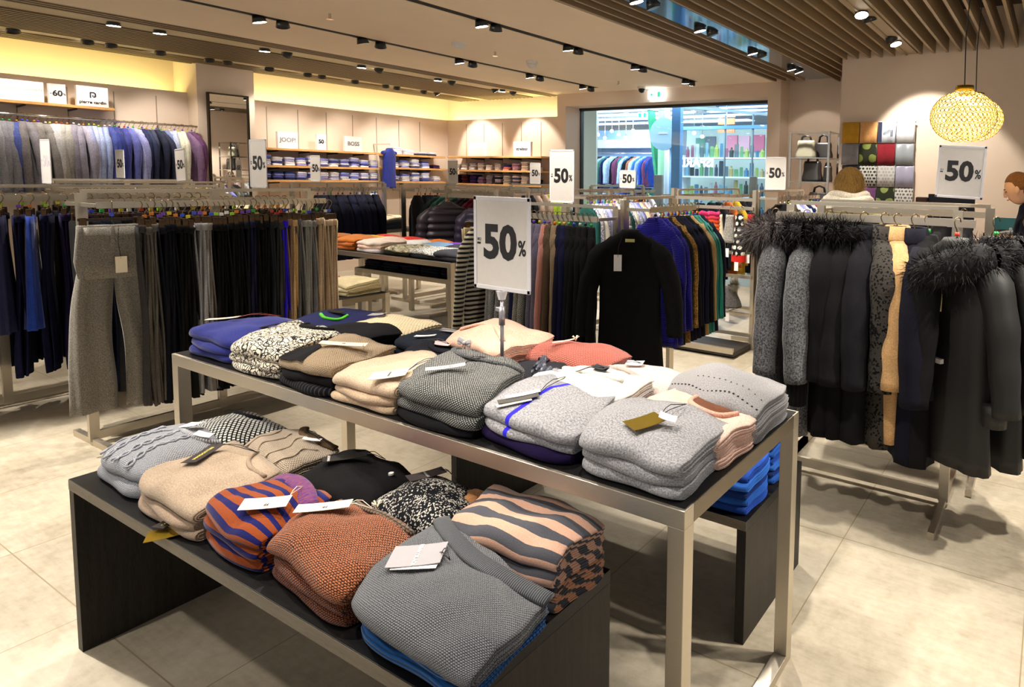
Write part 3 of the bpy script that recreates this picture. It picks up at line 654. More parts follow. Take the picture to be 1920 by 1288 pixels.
# ---------------------------------------------------------------- percent signs
def psign(label, c, w_, h, num='50', stand=None, ik=True, tilt=0, rz=-PI/2, name='sale_sign', parent=None, thick=.006, faint=False, framed=True):
    """framed card; c = centre of bottom edge; faces local -Y turned by rz about z (rz=-90deg faces -X)"""
    e = empty(name, c) if not parent else parent; tag(e, label, 'sign', 'percent-off signs on the racks' if not parent else None)
    X = Vector((math.cos(rz), math.sin(rz), 0)); N = Vector((math.sin(rz), -math.cos(rz), 0)); Z = Vector((0, 0, 1))
    X, Z = (X*math.cos(tilt)+Z*math.sin(tilt)), (Z*math.cos(tilt)-X*math.sin(tilt)); c = Vector(c)
    def bx(x0, x1, z0, z1, n0, n1, nm, mt, bev=0, par=e):
        m = MB(); m.add([c+X*x+N*n+Z*z for z in (z0, z1) for x, n in ((x0, n0), (x1, n0), (x1, n1), (x0, n1))], [(0, 3, 2, 1), (4, 5, 6, 7), (0, 1, 5, 4), (1, 2, 6, 5), (2, 3, 7, 6), (3, 0, 4, 7)]); return m.mk(nm, mt, par, bevel=bev)
    fw_ = w_*.055
    cd = bx(-w_/2+fw_*.6, w_/2-fw_*.6, fw_*.6, h-fw_*.6, -.001, .001, 'card', GREYP if not faint else WHITEP)
    if framed:
        fm = plain('clear plastic frame', '#d9d6da', .2)
        for a in ((-w_/2, -w_/2+fw_, 0, h), (w_/2-fw_, w_/2, 0, h), (-w_/2, w_/2, 0, fw_), (-w_/2, w_/2, h-fw_, h)): bx(*a, -thick/2, thick/2, 'frame_strip', fm, .002)
    ink = INK if not faint else plain('faint ink', '#d3ccd6', .6)
    M = lambda x, z, n=.0016: frame(c+X*x+Z*z+N*n, X, Z)
    s_ = w_*.60
    text(num, M(-w_*.03, h*.5), s_, ink, cd, off=w_*.024, sx=.98, name='number')
    text('%', M(w_*.36, h*.465), w_*.27, ink, cd, off=w_*.006, sx=.72, name='percent')
    bx(-w_*.435, -w_*.375, h*.485, h*.507, .001, .002, 'minus', ink, 0, cd)
    if ik: text('IKI', M(-w_*.40, h*.535), w_*.06, ink, cd, name='lettering')
    if stand:
        zb = stand; b = Vector((c.x, c.y, zb)); gr = plain('grey metal pole', '#a5a1a6', .3, .6)
        MB().tube([c+Z*-.03, c+Z*0], [.012, .02], 10).mk('holder', fm, e); MB().tube([b+Vector((0, 0, .01)), c-Z*.0], .0065, 12).mk('pole', gr, e, smooth=True)
        MB().tube([(b.x, b.y, c.z-.12), (b.x, b.y, c.z-.055)], .011, 12).mk('clamp', gr, e, smooth=True); MB().bar((b.x, b.y, c.z-.07), (b.x, b.y+.028, c.z-.065), .01, .014).mk('clamp_lever', gr, e, bevel=.002)
        MB().tube([b, b+Vector((0, 0, .02))], [.016, .014], 14).mk('base', gr, e)
    return e

# ---------------------------------------------------------------- steel table T1 and the tables under it
def steel_table(label, x0, x1, y0, y1, zt, th=.045, top=BLACKWOOD, name='display_table', mt=STEEL, low=True, group=None):
    e = empty(name, ((x0+x1)/2, (y0+y1)/2, 0)); tag(e, label, 'table', group); h = th
    for nm, (px, py) in zip(['leg']*4, [(x0, y0), (x1-h, y0), (x0, y1-h), (x1-h, y1-h)]): MB().box(px, px+h, py, py+h, 0, zt-h*.98).mk('leg', mt, e, bevel=.0015)
    for a in ((x0, x0+h, y0, y1), (x1-h, x1, y0, y1)): MB().box(*a, zt-h, zt).mk('long_rail', mt, e, bevel=.0015)
    for a in ((x0+h, x1-h, y0, y0+h), (x0+h, x1-h, y1-h, y1)): MB().box(*a, zt-h, zt-.0005).mk('end_rail', REFL_STEEL, e, bevel=.0015)  # same steel as the legs, a dark reflection painted in as colour
    if low:
        for a in ((x0+h, x1-h, y0, y0+h), (x0+h, x1-h, y1-h, y1)): MB().box(*a, 0, h*.7).mk('floor_rail', mt, e, bevel=.0015)
    MB().box(x0+h*.25, x1-h*.25, y0+h*.12, y1-h*.12, zt-.004, zt+.0015).mk('table_top', top, e)
    return e
T1Z = .852
steel_table('large brushed steel display table with black wood top, holding the upper rows of folded sweaters', 1.217, 1.962, .688, 3.09, .85)
def box_table(label, x0, x1, y0, y1, zt, th=.035, closed_front=False):
    e = empty('display_table', ((x0+x1)/2, (y0+y1)/2, 0)); tag(e, label, 'table')
    MB().box(x0, x1, y0, y1, zt-th, zt).mk('table_top', BLACKWOOD, e, bevel=.001)
    MB().box(x0-.001, x0+.001, y0, y1, zt-th, zt-.002).mk('lit_edge_band', wood('painted light on edge', '#5f5648', '#786d5c', .5, (1, .5, 8)), e)  # lighter strip: light falling on the front edge put into the colour
    for a in ((y0, y0+th), (y1-th, y1)): MB().box(x0, x1, *a, 0, zt-th).mk('side_panel', BLACKSIDE, e, bevel=.001)
    return e
T2Z = .584
box_table('low black wooden bridge table in front, nested under the steel table', .79, 1.30, .953, 2.752, T2Z)
box_table('low black wooden box table behind the steel table legs, carrying folded jeans', 1.93, 2.48, .85, 2.3, .443)

# --- materials for the folded garments
NAVY = fab('#2a3078', 'wool', uv=True); FLOR = fab('#e6dcc8', 'floral', '#15120f', uv=True); BLK = fab('#131216', 'wool', uv=True); BEIGE = fab('#c0a78b', 'wool', uv=True)
BWK = fab('#c4c5c0', 'knit', '#030406', uv=True, s=1.4, lo=.42, hi=.72, nz=.45); GREY = fab('#b4b3b6', 'melange', '#77767b', uv=True, s=.8); PURP = fab('#1c0f38', 'wool', uv=True)
CREAM = fab('#e3d2b2', 'wool', uv=True); CABLE = fab('#b0b2bb', 'wool'); TAUPE = fab('#a58f7b', 'wool', uv=True)
T1 = 'folded knitwear on the steel table'
def T(n, **k): return dict(name=n, group=T1, **k)
LFT = 'on the left end of the steel table'
# front row
s1 = stack([dict(h=.036, mat=NAVY, label='navy wool sweater, lowest in the leftmost pile of the steel table', group=T1), dict(h=.034, mat=NAVY, label='navy wool sweater, middle of the leftmost pile of the steel table', group=T1),
            dict(h=.045, mat=NAVY, label='navy wool sweater with a cream tag, topmost in the leftmost pile', group=T1)], [(1.25, 3.05), (1.25, 2.72), (1.56, 2.76), (1.56, 3.06)], T1Z, 1)
TAGC = plain('cream tag card', '#eee2ca', .5); TAGW = plain('white tag card', '#f2efec', .5); TAGD = plain('dark tag card', '#3a3234', .4); TAGG = plain('grey tag card', '#a29ea2', .5); TAGB = plain('black tag card', '#0c0b0c', .35)
fd, o = s1[-1]; card(fd, o, (1.36, 2.98), 0, -.93, .125, .035, TAGC, string=(.5, .95), smat=plain('red thread', '#9a3a2c'))
s = stack([dict(h=.032, mat=FLOR, label='cream sweater with black rose line pattern, lowest of its pile', group=T1), dict(h=.034, mat=FLOR, label='cream sweater with black rose line pattern, middle of its pile', group=T1),
           dict(h=.05, mat=FLOR, label='cream sweater with black rose line pattern and black neckline, top of its pile', group=T1)], [(1.24, 2.72), (1.23, 2.37), (1.54, 2.47), (1.56, 2.82)], T1Z, 2)
fd, o = s[-1]; neckline(fd, o, BLK, [(.30, 1.0), (.34, .86), (.5, .78), (.72, .84), (.85, .99)], .022, fab('#1a1512', 'wool')); card(fd, o, (1.41, 2.77), 0, -.9, .09, .03, TAGB, string=(.35, .95))
STB = fab('#121117', 'stripe', '#3c3a40', uv=True, ax=0, per=.018, duty=.7)
s = stack([dict(h=.034, mat=STB, label='black ribbed sweater with thin pale stripes, bottom of the pile beside the rose pattern sweaters', group=T1), dict(h=.036, mat=BLK, label='plain black sweater between the ribbed and the colour block sweater', group=T1),
           dict(h=.05, mat=fab('#b69e80', 'knit', '#8a7355', uv=True, s=1.5, lo=.05, hi=.5), label='black and beige colour block knit sweater with a cream tag, on top of its pile', group=T1)], [(1.228, 2.36), (1.225, 2.05), (1.52, 2.10), (1.52, 2.43)], T1Z, 3, bulge=.02)
fd, o = s[-1]
m = MB(); rs = []   # black block covering the front left half of the colour block sweater
for j in range(12):
    a = .02+.56*j/11; rs.append([fd.pt(a, -.012+(.62-.35*j/11)*i/10 if i else -.005, fd.h, .0022) for i in range(11)])
m.rings(rs, False, False); m.mk('black_panel', BLK, o, smooth=True)
card(fd, o, (1.35, 2.15), 0, -.85, .15, .034, TAGC, 'TF', INK, .01, string=(.9, .55), smat=TAGC)
s = stack([dict(h=.03, mat=BEIGE, label='beige wool sweater at the bottom of the beige pile', group=T1), dict(h=.03, mat=BEIGE, label='beige wool sweater in the middle of the beige pile', group=T1),
           dict(h=.048, mat=fab('#c9b197', 'wool', uv=True), label='beige wool sweater with an off-white tag on top of the beige pile', group=T1)], [(1.232, 2.06), (1.23, 1.73), (1.52, 1.80), (1.52, 2.06)], T1Z, 4)
fd, o = s[-1]; card(fd, o, (1.27, 1.80), 0, -.88, .11, .065, plain('off-white tag', '#ddd6c2', .5), 'MONARI', plain('tag print grey', '#77706a', .6), .009, trot=-PI/2, string=(.75, .98), smat=plain('blue cord', '#2c2f66'))
s = stack([dict(h=.03, mat=BLK, label='black sweater under the black and white basket knit sweaters', group=T1), dict(h=.045, mat=BWK, label='black and white basket knit sweater, lower of the two', group=T1),
           dict(h=.06, mat=BWK, label='black and white basket knit sweater with long white tag', group=T1)], [(1.25, 1.76), (1.225, 1.38), (1.56, 1.50), (1.60, 1.86)], T1Z, 5, bulge=.022)
fd, o = s[-1]; neckline(fd, o, fab('#6d6e70', 'melange', '#101114', uv=True), [(.02, .98), (.10, .80), (.3, .70), (.6, .72), (.9, .82), (1.0, .9)], .016, fab('#1d1e22', 'melange', '#7b7c80'), 'neckband'); card(fd, o, (1.34, 1.61), 0, -.66, .115, .024, TAGW, 'M  L  XL', INK, .013, string=(.55, .85))
GB = fab('#b4b3b6', 'onestripe', '#77767b', uv=True, u0=.125, v0=.36+6.13*.37, k=.45); GB2 = fab('#b4b3b6', 'onestripe', '#77767b', uv=True, u0=.125, v0=.36+6.26*.37, k=.45)
s = stack([dict(h=.034, mat=PURP, label='dark purple sweater at the bottom under the blue-striped grey sweaters', group=T1), dict(h=.03, mat=GB, label='grey wool sweater with one blue stripe, lower of the two', group=T1),
           dict(h=.042, mat=GB2, label='grey wool sweater with one blue stripe and black and white tag, upper of the two', group=T1)], [(1.26, 1.39), (1.245, 1.045), (1.57, 1.13), (1.60, 1.48)], T1Z, 6)
fd, o = s[-1]; card(fd, o, (1.335, 1.31), 0, -.62, .115, .024, plain('gunmetal tag', '#55524e', .3), second=(TAGC, .05, -.012, -.015), lift=.006, string=(.42, .96)); card(fd, o, (1.355, 1.315), 0, -.62, .10, .022, TAGW, lift=.009, nm='white_tag')
neckline(fd, o, GREY, [(.2, .99), (.5, .92), (.8, .93), (.97, 1.0)], .014)
s = stack([dict(h=.034, mat=GREY, label='light grey wool sweater, bottom of the front corner pile', group=T1, K=4), dict(h=.036, mat=GREY, label='light grey wool sweater, middle of the front corner pile', group=T1, K=4),
           dict(h=.044, mat=GREY, label='light grey wool sweater with a gold tag, top of the front corner pile', group=T1, K=4)], [(1.245, 1.025), (1.23, .718), (1.53, .735), (1.545, 1.08)], T1Z, 7, bulge=.016)
fd, o = s[-1]; card(fd, o, (1.34, .88), 0, -.45, .095, .062, GOLD, string=(.62, .9), lift=.012, tilt=.05); card(fd, o, (1.36, .82), 0, -1.2, .045, .034, TAGW, lift=.018, nm='white_tag', tilt=-.3)
# back rows
NG = fab('#23264e', 'wool', uv=True)
s = stack([dict(h=.05, mat=NG, label='dark blue sweater under the bright violet one at the back left of the steel table', group=T1), dict(h=.035, mat=NG, label='dark navy sweater with a lime green neck lining, back left of the steel table', group=T1)], [(1.60, 3.02), (1.62, 2.74), (1.93, 2.66), (1.93, 3.02)], T1Z, 8, bulge=.03)
fd, o = s[-1]; card(fd, o, .62, .42, -1.2, .07, .03, TAGB); neckline(fd, o, fab('#58c832', 'wool', uv=True), [(.55, .25), (.7, .2), (.82, .32), (.74, .48)], .014, nm='green_lining')
s = stack([dict(h=.07, mat=fab('#3a18e0', 'wool', uv=True), label='bright violet-blue sweater folded behind the rose pattern pile', group=T1, bulge=.01)], [(1.46, 2.98), (1.50, 2.70), (1.66, 2.70), (1.64, 2.98)], T1Z, 9)
s = stack([dict(h=.045, mat=BLK, label='black fine knit sweater, lower one behind the rose pattern pile', group=T1), dict(h=.05, mat=BLK, label='black fine knit sweater, upper one behind the rose pattern pile', group=T1)], [(1.56, 2.72), (1.50, 2.36), (1.76, 2.38), (1.78, 2.70)], T1Z, 10, bulge=.03)
s = stack([dict(h=.045, mat=CREAM, label='cream cable sweater under another cream one at the back edge of the steel table', group=T1), dict(h=.045, mat=fab('#e6d5b4', 'knit', '#c4ae84', uv=True, s=.8), label='cream ribbed sweater with a grey tag, at the back edge of the steel table', group=T1)], [(1.74, 2.74), (1.72, 2.38), (1.95, 2.36), (1.96, 2.74)], T1Z, 11, bulge=.03)
fd, o = s[-1]; card(fd, o, .32, .35, -1.2, .075, .04, TAGG, string=(.2, .6))
DB = fab('#232a38', 'melange', '#06070b', uv=True)
s = stack([dict(h=.04, mat=DB, label='dark blue boucle sweater, lower one at the back middle', group=T1), dict(h=.04, mat=DB, label='dark blue boucle sweater with pale tags, upper one at the back middle', group=T1)], [(1.68, 2.35), (1.62, 2.06), (1.88, 2.02), (1.90, 2.34)], T1Z, 12, bulge=.02)
fd, o = s[-1]; card(fd, o, .55, .75, -1.3, .11, .035, TAGG, string=(.3, .5)); card(fd, o, .5, .3, -1.2, .09, .02, TAGW, nm='white_tag')
NV = fab('#15161f', 'wool', uv=True)
s = stack([dict(h=.045, mat=NV, label='plain midnight navy sweater, lower one next to the peach pile', group=T1), dict(h=.05, mat=NV, label='plain midnight navy sweater with a pink-white tag, next to the peach pile', group=T1)], [(1.54, 2.14), (1.45, 1.84), (1.66, 1.80), (1.71, 2.12)], T1Z, 13, bulge=.02)
fd, o = s[-1]; card(fd, o, .42, .72, -1.3, .075, .04, plain('pale pink tag', '#d9c3c4', .5), string=(.2, .5)); neckline(fd, o, NV, [(.25, .98), (.3, .6), (.5, .42), (.7, .45), (.8, .6)], .02)
PK = fab('#d99a80', 'rib', uv=True, s=.5); PK2 = fab('#e8b7a0', 'wool', uv=True); RIB_ = fab('#b9b6bb', 'satin')
s = stack([dict(h=.034, mat=fab('#a97763', 'rib', uv=True, s=.5), label='dusky rose ribbed sweater, bottom of the bow sweater pile', group=T1), dict(h=.04, mat=PK, label='peach ribbed sweater with a grey bow, second from the bottom of the bow pile', group=T1),
           dict(h=.036, mat=PK, label='peach ribbed sweater in the middle of the bow pile', group=T1), dict(h=.045, mat=PK2, label='peach pink sweater with a grey satin bow, top of the bow pile', group=T1)], [(1.66, 2.02), (1.60, 1.70), (1.88, 1.66), (1.90, 2.02)], T1Z, 14, bulge=.02)
def bow(fd, o, a, b, z, out=.012, sc_=1):
    p = fd.pt(a, b, z)+Vector((-out, 0, 0)); 
    for dy, dz, l in ((.03, .012, 1), (-.028, .010, 1), (.022, -.04, 0), (-.018, -.035, 0)):
        m = MB(); pts = [p, p+Vector((-.008, dy*.6*sc_, dz*.8)), p+Vector((-.004, dy*1.2*sc_, dz*1.3))]
        if l: pts += [p+Vector((-.010, dy*1.15*sc_, dz-.012)), p+Vector((-.004, dy*.4*sc_, -.002))]
        rs = []
        for i, q in enumerate(pts): wv = Vector((.003, 0, .009 if l else .007)); rs.append([q-wv, q+wv, q+wv+Vector((-.0015, 0, 0)), q-wv+Vector((-.0015, 0, 0))])
        m.rings(rs); m.mk('bow_loop', RIB_, o, smooth=True, sub=1)
    MB().tube([p+Vector((-.006, .006, 0)), p+Vector((-.006, -.006, 0))], .008, 8).mk('bow_knot', RIB_, o, smooth=True)
bow(s[-1][0], s[-1][1], .5, .05, .04); bow(s[1][0], s[1][1], .55, -.02, .02)
neckline(*s[-1], PK2, [(.1, .3), (.3, .5), (.6, .45), (.85, .3)], .02)
RUF = fab('#4c4f5c', 'satin'); RUFD = fab('#1a191d', 'wool', uv=True)
s = stack([dict(h=.035, mat=RUFD, label='black sweater with a thin white edge under the ruffled one', group=T1), dict(h=.04, mat=fab('#2a2a30', 'wool', uv=True), label='black sweater with grey-blue satin ruffle, beside the sign stand', group=T1)], [(1.62, 1.68), (1.60, 1.44), (1.84, 1.42), (1.86, 1.68)], T1Z, 15, bulge=.01)
fd, o = s[-1]; m = MB(); rs = []
for i in range(60):
    t = i/59; a = .05+.9*t; b = .75-.7*t+.12*math.sin(t*7); w_ = .05
    rs.append([fd.top(a, b, .006+.012*abs(math.sin(i*1.1)))+Vector((w_*(k/4-.5), .01*math.sin(i*.9+k), .012*math.sin(k*1.7+i*.8))) for k in range(6)])
m.rings(rs, False, False); m.mk('satin_ruffle', RUF, o, smooth=True, sub=1)
COR = fab('#d07a6a', 'knit', '#a34c40', uv=True, s=1.3, lo=.1, hi=.6)
s = stack([dict(h=.06, mat=fab('#dfa594', 'wool', uv=True), label='pale salmon sweater under the coral knit at the back edge', group=T1), dict(h=.05, mat=COR, label='coral pink open knit sweater with a cream tassel tag, back edge of the table', group=T1)], [(1.74, 1.74), (1.76, 1.36), (1.95, 1.34), (1.95, 1.72)], T1Z, 16, bulge=.035)
fd, o = s[-1]; card(fd, o, .45, .4, -.6, .09, .012, TAGC, lift=.01)
def tassel(fd, o, a, b, mat=TAGC):
    p = fd.top(a, b, .01); r = random.Random(3)
    for i in range(12):
        an = r.uniform(0, 6.28); MB().tube([p, p+Vector((math.cos(an)*.006, math.sin(an)*.006, .012)), p+Vector((math.cos(an)*.013, math.sin(an)*.013, .017))], .0014, 5).mk('tassel_thread', mat, o)
tassel(fd, o, .5, .55)
WHI = fab('#e9e2d8', 'wool', uv=True)
s = stack([dict(h=.04, mat=GREY, label='grey marl sweater under the ivory sweater', group=T1), dict(h=.035, mat=fab('#d6cbc8', 'wool', uv=True), label='pale grey-pink sweater under the ivory sweater', group=T1), dict(h=.04, mat=WHI, label='ivory sweater with a black tag lying behind the blue-striped grey sweaters', group=T1)], [(1.53, 1.46), (1.49, 1.12), (1.70, 1.08), (1.74, 1.42)], T1Z, 17, bulge=.025)
fd, o = s[-1]; neckline(fd, o, WHI, [(.05, .7), (.25, .45), (.6, .35), (.85, .55)], .02); card(fd, o, .55, .62, -1.5, .05, .036, plain('slate tag', '#3f4148', .35), string=(.45, .3), second=(TAGB, .2, -.004, .008))
BP = fab('#d9c6bd', 'wool', uv=True)
s = stack([dict(h=.035, mat=BP, label='pale pink-beige sweater, lower one behind the ivory sweater', group=T1), dict(h=.05, mat=BP, label='pale pink-beige sweater with a white tag behind the ivory sweater', group=T1)], [(1.72, 1.38), (1.68, 1.06), (1.90, 1.02), (1.93, 1.34)], T1Z, 18, bulge=.03)
fd, o = s[-1]; card(fd, o, .35, .6, -1.2, .06, .05, TAGW, string=(.2, .3)); neckline(fd, o, fab('#b9a79f', 'wool', uv=True), [(.1, .25), (.35, .3), (.6, .18), (.8, .1)], .02)
PS = fab('#edc3b2', 'wool', uv=True)
s = stack([dict(h=.03, mat=PS, label='pale pink sweater, bottom one beside the dotted grey sweaters', group=T1, K=4), dict(h=.03, mat=PS, label='pale pink sweater, middle one beside the dotted grey sweaters', group=T1, K=4), dict(h=.038, mat=PS, label='pale pink sweater with round neckline and dark string, top one of its pile', group=T1)], [(1.53, 1.06), (1.42, .722), (1.62, .70), (1.70, 1.02)], T1Z, 19, bulge=.014)
fd, o = s[-1]; neckline(fd, o, fab('#e2ab97', 'wool', uv=True), [(.35, .92), (.42, .62), (.6, .48), (.8, .55), (.85, .82)], .016, fab('#6b3b1f', 'wool'))
GP = fab('#a3a1a2', 'melange', '#7e7c7e', uv=True)
s = stack([dict(h=.035, mat=GP, label='grey sweater with rows of small holes, bottom one at the back corner', group=T1, K=4), dict(h=.035, mat=GP, label='grey sweater with rows of small holes, middle one at the back corner', group=T1, K=4), dict(h=.05, mat=GP, label='grey sweater with rows of small holes, top one at the back corner', group=T1, K=4)], [(1.71, 1.05), (1.60, .70), (1.92, .715), (1.945, 1.05)], T1Z, 20, bulge=.03)
fd, o = s[-1]
for i in range(22):
    a = .06+.9*i/21; MB().disc(fd.top(a, .1+.04*math.sin(a*3), .0012), .0035, n=8, th=.0012).mk('eyelet', BLACK, o)
for i in range(12):
    a = .3+.65*i/11; MB().disc(fd.top(a, .34, .0012), .0022, n=8, th=.0012).mk('eyelet', BLACK, o)
fd0, o0 = s[1]
p, X, Y, N = card(fd0, o0, .34, -.05, -1.0, .10, .035, TAGW, '40', INK, .016, lift=.014, tilt=.0, nm='barcode_label')
for c0 in (-.035, .032):
    for i in range(7): MB().bar(p+X*(c0+i*.0024)+Y*-.009+N*.002, p+X*(c0+i*.0024)+Y*.009+N*.002, .0012 if i % 3 else .0006, .0004, N).mk('barcode_line', INK, o0)
# ---- sign stand in the middle of the steel table
psign('large grey minus fifty percent sign on a metal pole on the steel table', (1.62, 1.665, 1.195), .268, .328, stand=.855, name='sale_sign', tilt=0)

# ---- sweaters on the low black table
T2 = 'folded knitwear on the low black table'
s = stack([dict(h=.055, mat=fab('#babcc4', 'knit', '#868892', uv=True, s=1.6, lo=.0, hi=.6), label='light grey cable sweater, lower one left end of the low black table', group=T2), dict(h=.06, mat=fab('#babcc4', 'knit', '#868892', uv=True, s=1.6, lo=.0, hi=.6), label='light grey cable sweater with white tags, left end of the low black table', group=T2)], [(.835, 2.69), (.835, 2.37), (1.09, 2.42), (1.09, 2.72)], T2Z, 21, bulge=.03)
fd, o = s[-1]; neckline(fd, o, fab('#c9cad0', 'rib', uv=True), [(.35, 1.0), (.4, .8), (.6, .72), (.85, .8), (.95, .98)], .02); card(fd, o, .55, .86, -1.2, .06, .05, TAGW, tilt=.1); card(fd, o, .8, .84, -.9, .05, .035, TAGW, tilt=-.1, nm='white_tag')
for a0 in (.12, .3, .5, .7):      # raised cables
    m = MB(); pts = [fd.top(a0+.03*math.sin(b*26+a0*9), b, .002) for b in [(.0+.75*i/26) for i in range(27)]]; m.tube(pts, .0035, 6); m.mk('cable', CABLE, o, smooth=True)
    m = MB(); pts = [fd.top(a0-.03*math.sin(b*26+a0*9), b, .002) for b in [(.0+.75*i/26) for i in range(27)]]; m.tube(pts, .0035, 6); m.mk('cable', CABLE, o, smooth=True)
s = stack([dict(h=.035, mat=TAUPE, label='taupe wool sweater, bottom of the taupe pile on the low black table', group=T2, K=4), dict(h=.03, mat=TAUPE, label='taupe wool sweater, middle of the taupe pile on the low black table', group=T2, K=4), dict(h=.055, mat=fab('#b19c86', 'wool', uv=True), label='taupe wool sweater with a dark tag printed in gold, top of the taupe pile', group=T2, K=4)], [(.825, 2.37), (.80, 1.99), (1.05, 2.0), (1.10, 2.38)], T2Z, 22, bulge=.022)
fd, o = s[-1]; GP2 = plain('gold print', '#e6d968', .3); card(fd, o, (.955, 2.25), 0, .45, .115, .048, TAGD, 'MANGOSTEEN', GP2, .014, string=(.6, .95), lift=.007, bold=.0004)
neckline(fd, o, TAUPE, [(.55, .98), (.62, .82), (.8, .74), (.97, .8)], .012)
flat = Fold([(.74, 2.25), (.74, 1.95), (.95, 1.95), (.95, 2.25)], T2Z, .001, 0, 0, 0, 0)
card(flat, s[0][1], (.825, 2.14), 0, .35, .08, .04, TAGD, 'CASHMERE', GP2, .011, lift=.012, tilt=-.05); card(flat, s[0][1], (.80, 2.10), 0, -.55, .10, .062, GOLD, lift=.004, nm='gold_tag')
OS = fab('#9c4a20', 'stripe', '#191b62', uv=True, ax=1, per=.034, duty=.55)
s = stack([dict(h=.04, mat=OS, label='orange and navy striped sweater, bottom of its pile', group=T2, K=2), dict(h=.04, mat=OS, label='orange and navy striped sweater, middle of its pile', group=T2, K=2), dict(h=.05, mat=OS, label='orange and navy striped sweater with a cream tag, top of its pile', group=T2, K=3)], [(.83, 1.99), (.81, 1.68), (1.03, 1.72), (1.03, 1.98)], T2Z, 23, bulge=.03)
fd, o = s[-1]; neckline(fd, o, fab('#47307c', 'melange', '#8a4a4e', uv=True), [(.25, .86), (.5, .88), (.75, .84), (.95, .72)], .05, nm='purple_yoke'); card(fd, o, (.885, 1.77), 0, -.88, .115, .042, TAGC, txts=[('FF', .013, .005, -.006, PI)], tm=INK, string=(.7, .85), smat=TAGC)
RU = fab('#a3532e', 'knit', '#050506', uv=True, s=1.6, lo=.38, hi=.58, nz=.7)
s = stack([dict(h=.036, mat=RU, label='rust brown basket knit sweater, bottom of its pile', group=T2, K=2), dict(h=.04, mat=RU, label='rust brown basket knit sweater, middle of its pile', group=T2, K=2), dict(h=.058, mat=fab('#bb6e46', 'knit', '#0d0b0c', uv=True, s=1.6, lo=.34, hi=.56, nz=.7), label='rust brown basket knit sweater with a cream tag and tassel, top of its pile', group=T2, K=3)], [(.83, 1.66), (.80, 1.32), (1.02, 1.36), (1.04, 1.70)], T2Z, 24, bulge=.026)
fd, o = s[-1]; neckline(fd, o, fab('#7d6a58', 'knit', '#3d332e', uv=True), [(.28, .98), (.45, .92), (.7, .9), (.98, .97)], .014); card(fd, o, (.945, 1.61), 0, -.83, .13, .042, TAGC, txts=[('FF', .013, .005, -.004, PI)], tm=INK, string=(.55, .93), smat=TAGC); tassel(fd, o, .55, .96)
BLU = fab('#14508f', 'rib', uv=True, s=.75, ax=1)
HG = fab('#86888d', 'knit', '#2c2d32', uv=True, s=2.0, lo=.22, hi=.62, nz=.65)
s = stack([dict(h=.036, mat=BLU, label='bright blue ribbed sweater, bottom of the pile under the mid grey sweater', group=T2, K=2), dict(h=.042, mat=BLU, label='bright blue ribbed sweater directly under the mid grey V-neck sweater', group=T2, K=2)], [(.815, 1.285), (.80, .93), (1.05, .95), (1.05, 1.30)], T2Z, 25)
fd = Fold([(.80, 1.30), (.775, .895), (1.01, .90), (1.09, 1.34)], T2Z+.078, .052, 4.2, .008, .018, .034, (.0, -.012, -.004, .012)); o = fd.build('folded_sweater', HG, K=3, na=26)
tag(o, 'large mid grey sweater with ribbed V neck and grey tag, on blue sweaters', 'sweater', T2)
GR2 = fab('#5e6166', 'rib', uv=True, s=1.5, ax=0)
neckline(fd, o, GR2, [(.0, 1.0), (.12, .93), (.3, .84), (.5, .78), (.68, .78), (.84, .87), (1.0, .97)], .044, fab('#3b3d41', 'wool'), 'ribbed_neckband')
card(fd, o, (.935, 1.225), 0, -.93, .118, .078, TAGG, 'PENNYBLACK', TAGW, .0125, trot=-PI/2, string=(.42, .62), lift=.008, bold=.0003, second=(TAGW, -.09, -.012, .006))
PG = fab('#e3b49c', 'stripe', '#57575f', uv=True, ax=1, per=.052, duty=.5)
PG2 = fab('#cf9776', 'stripe', '#4b4a50', uv=True, ax=1, per=.062, duty=.5)
s = stack([dict(h=.034, mat=PG2, label='peach and grey striped sweater, bottom of the striped pile at the right end', group=T2, K=3, name='folded_sweater'), dict(h=.036, mat=PG2, label='peach and grey striped sweater, second from the bottom of the striped pile', group=T2, K=3), dict(h=.04, mat=PG, label='peach and grey striped sweater, third in the striped pile at the right end', group=T2, K=3),
           dict(h=.05, mat=PG, label='peach and grey striped sweater, top of the striped pile', group=T2, K=4)], [(1.07, 1.32), (1.075, .965), (1.27, .955), (1.28, 1.34)], T2Z, 27, bulge=.02)
BD = fab('#dcdcd6', 'dots', '#0b0c0d', uv=True, per=.0125, rot=.6)
s = stack([dict(h=.045, mat=BD, label='black and white dotted sweater, lower one behind the grey cable sweaters', group=T2), dict(h=.05, mat=BD, label='black and white dotted sweater, upper one behind the grey cable sweaters', group=T2)], [(1.10, 2.74), (1.09, 2.42), (1.29, 2.40), (1.295, 2.74)], T2Z, 28, bulge=.045)
fd, o = s[-1]; neckline(fd, o, BLK, [(.15, .8), (.3, .66), (.5, .7), (.62, .85)], .016, BLACK); card(fd, o, .2, .72, -1.3, .08, .02, TAGB)
CC = fab('#c9b7a2', 'knit', '#9a8873', uv=True, s=1.6, lo=.0, hi=.6)
s = stack([dict(h=.05, mat=CC, label='oatmeal cable knit sweater, lower one behind the taupe pile', group=T2), dict(h=.055, mat=CC, label='oatmeal cable knit sweater with brown neck and white tag, behind the taupe pile', group=T2)], [(1.10, 2.36), (1.08, 2.05), (1.28, 2.06), (1.29, 2.38)], T2Z, 29, bulge=.03)
fd, o = s[-1]; neckline(fd, o, fab('#5d4a36', 'wool', uv=True), [(.3, .98), (.45, .8), (.75, .78), (.95, .95)], .03, fab('#4b3a2a', 'wool')); card(fd, o, .75, .7, -1.0, .06, .016, TAGW, string=(.5, .8))
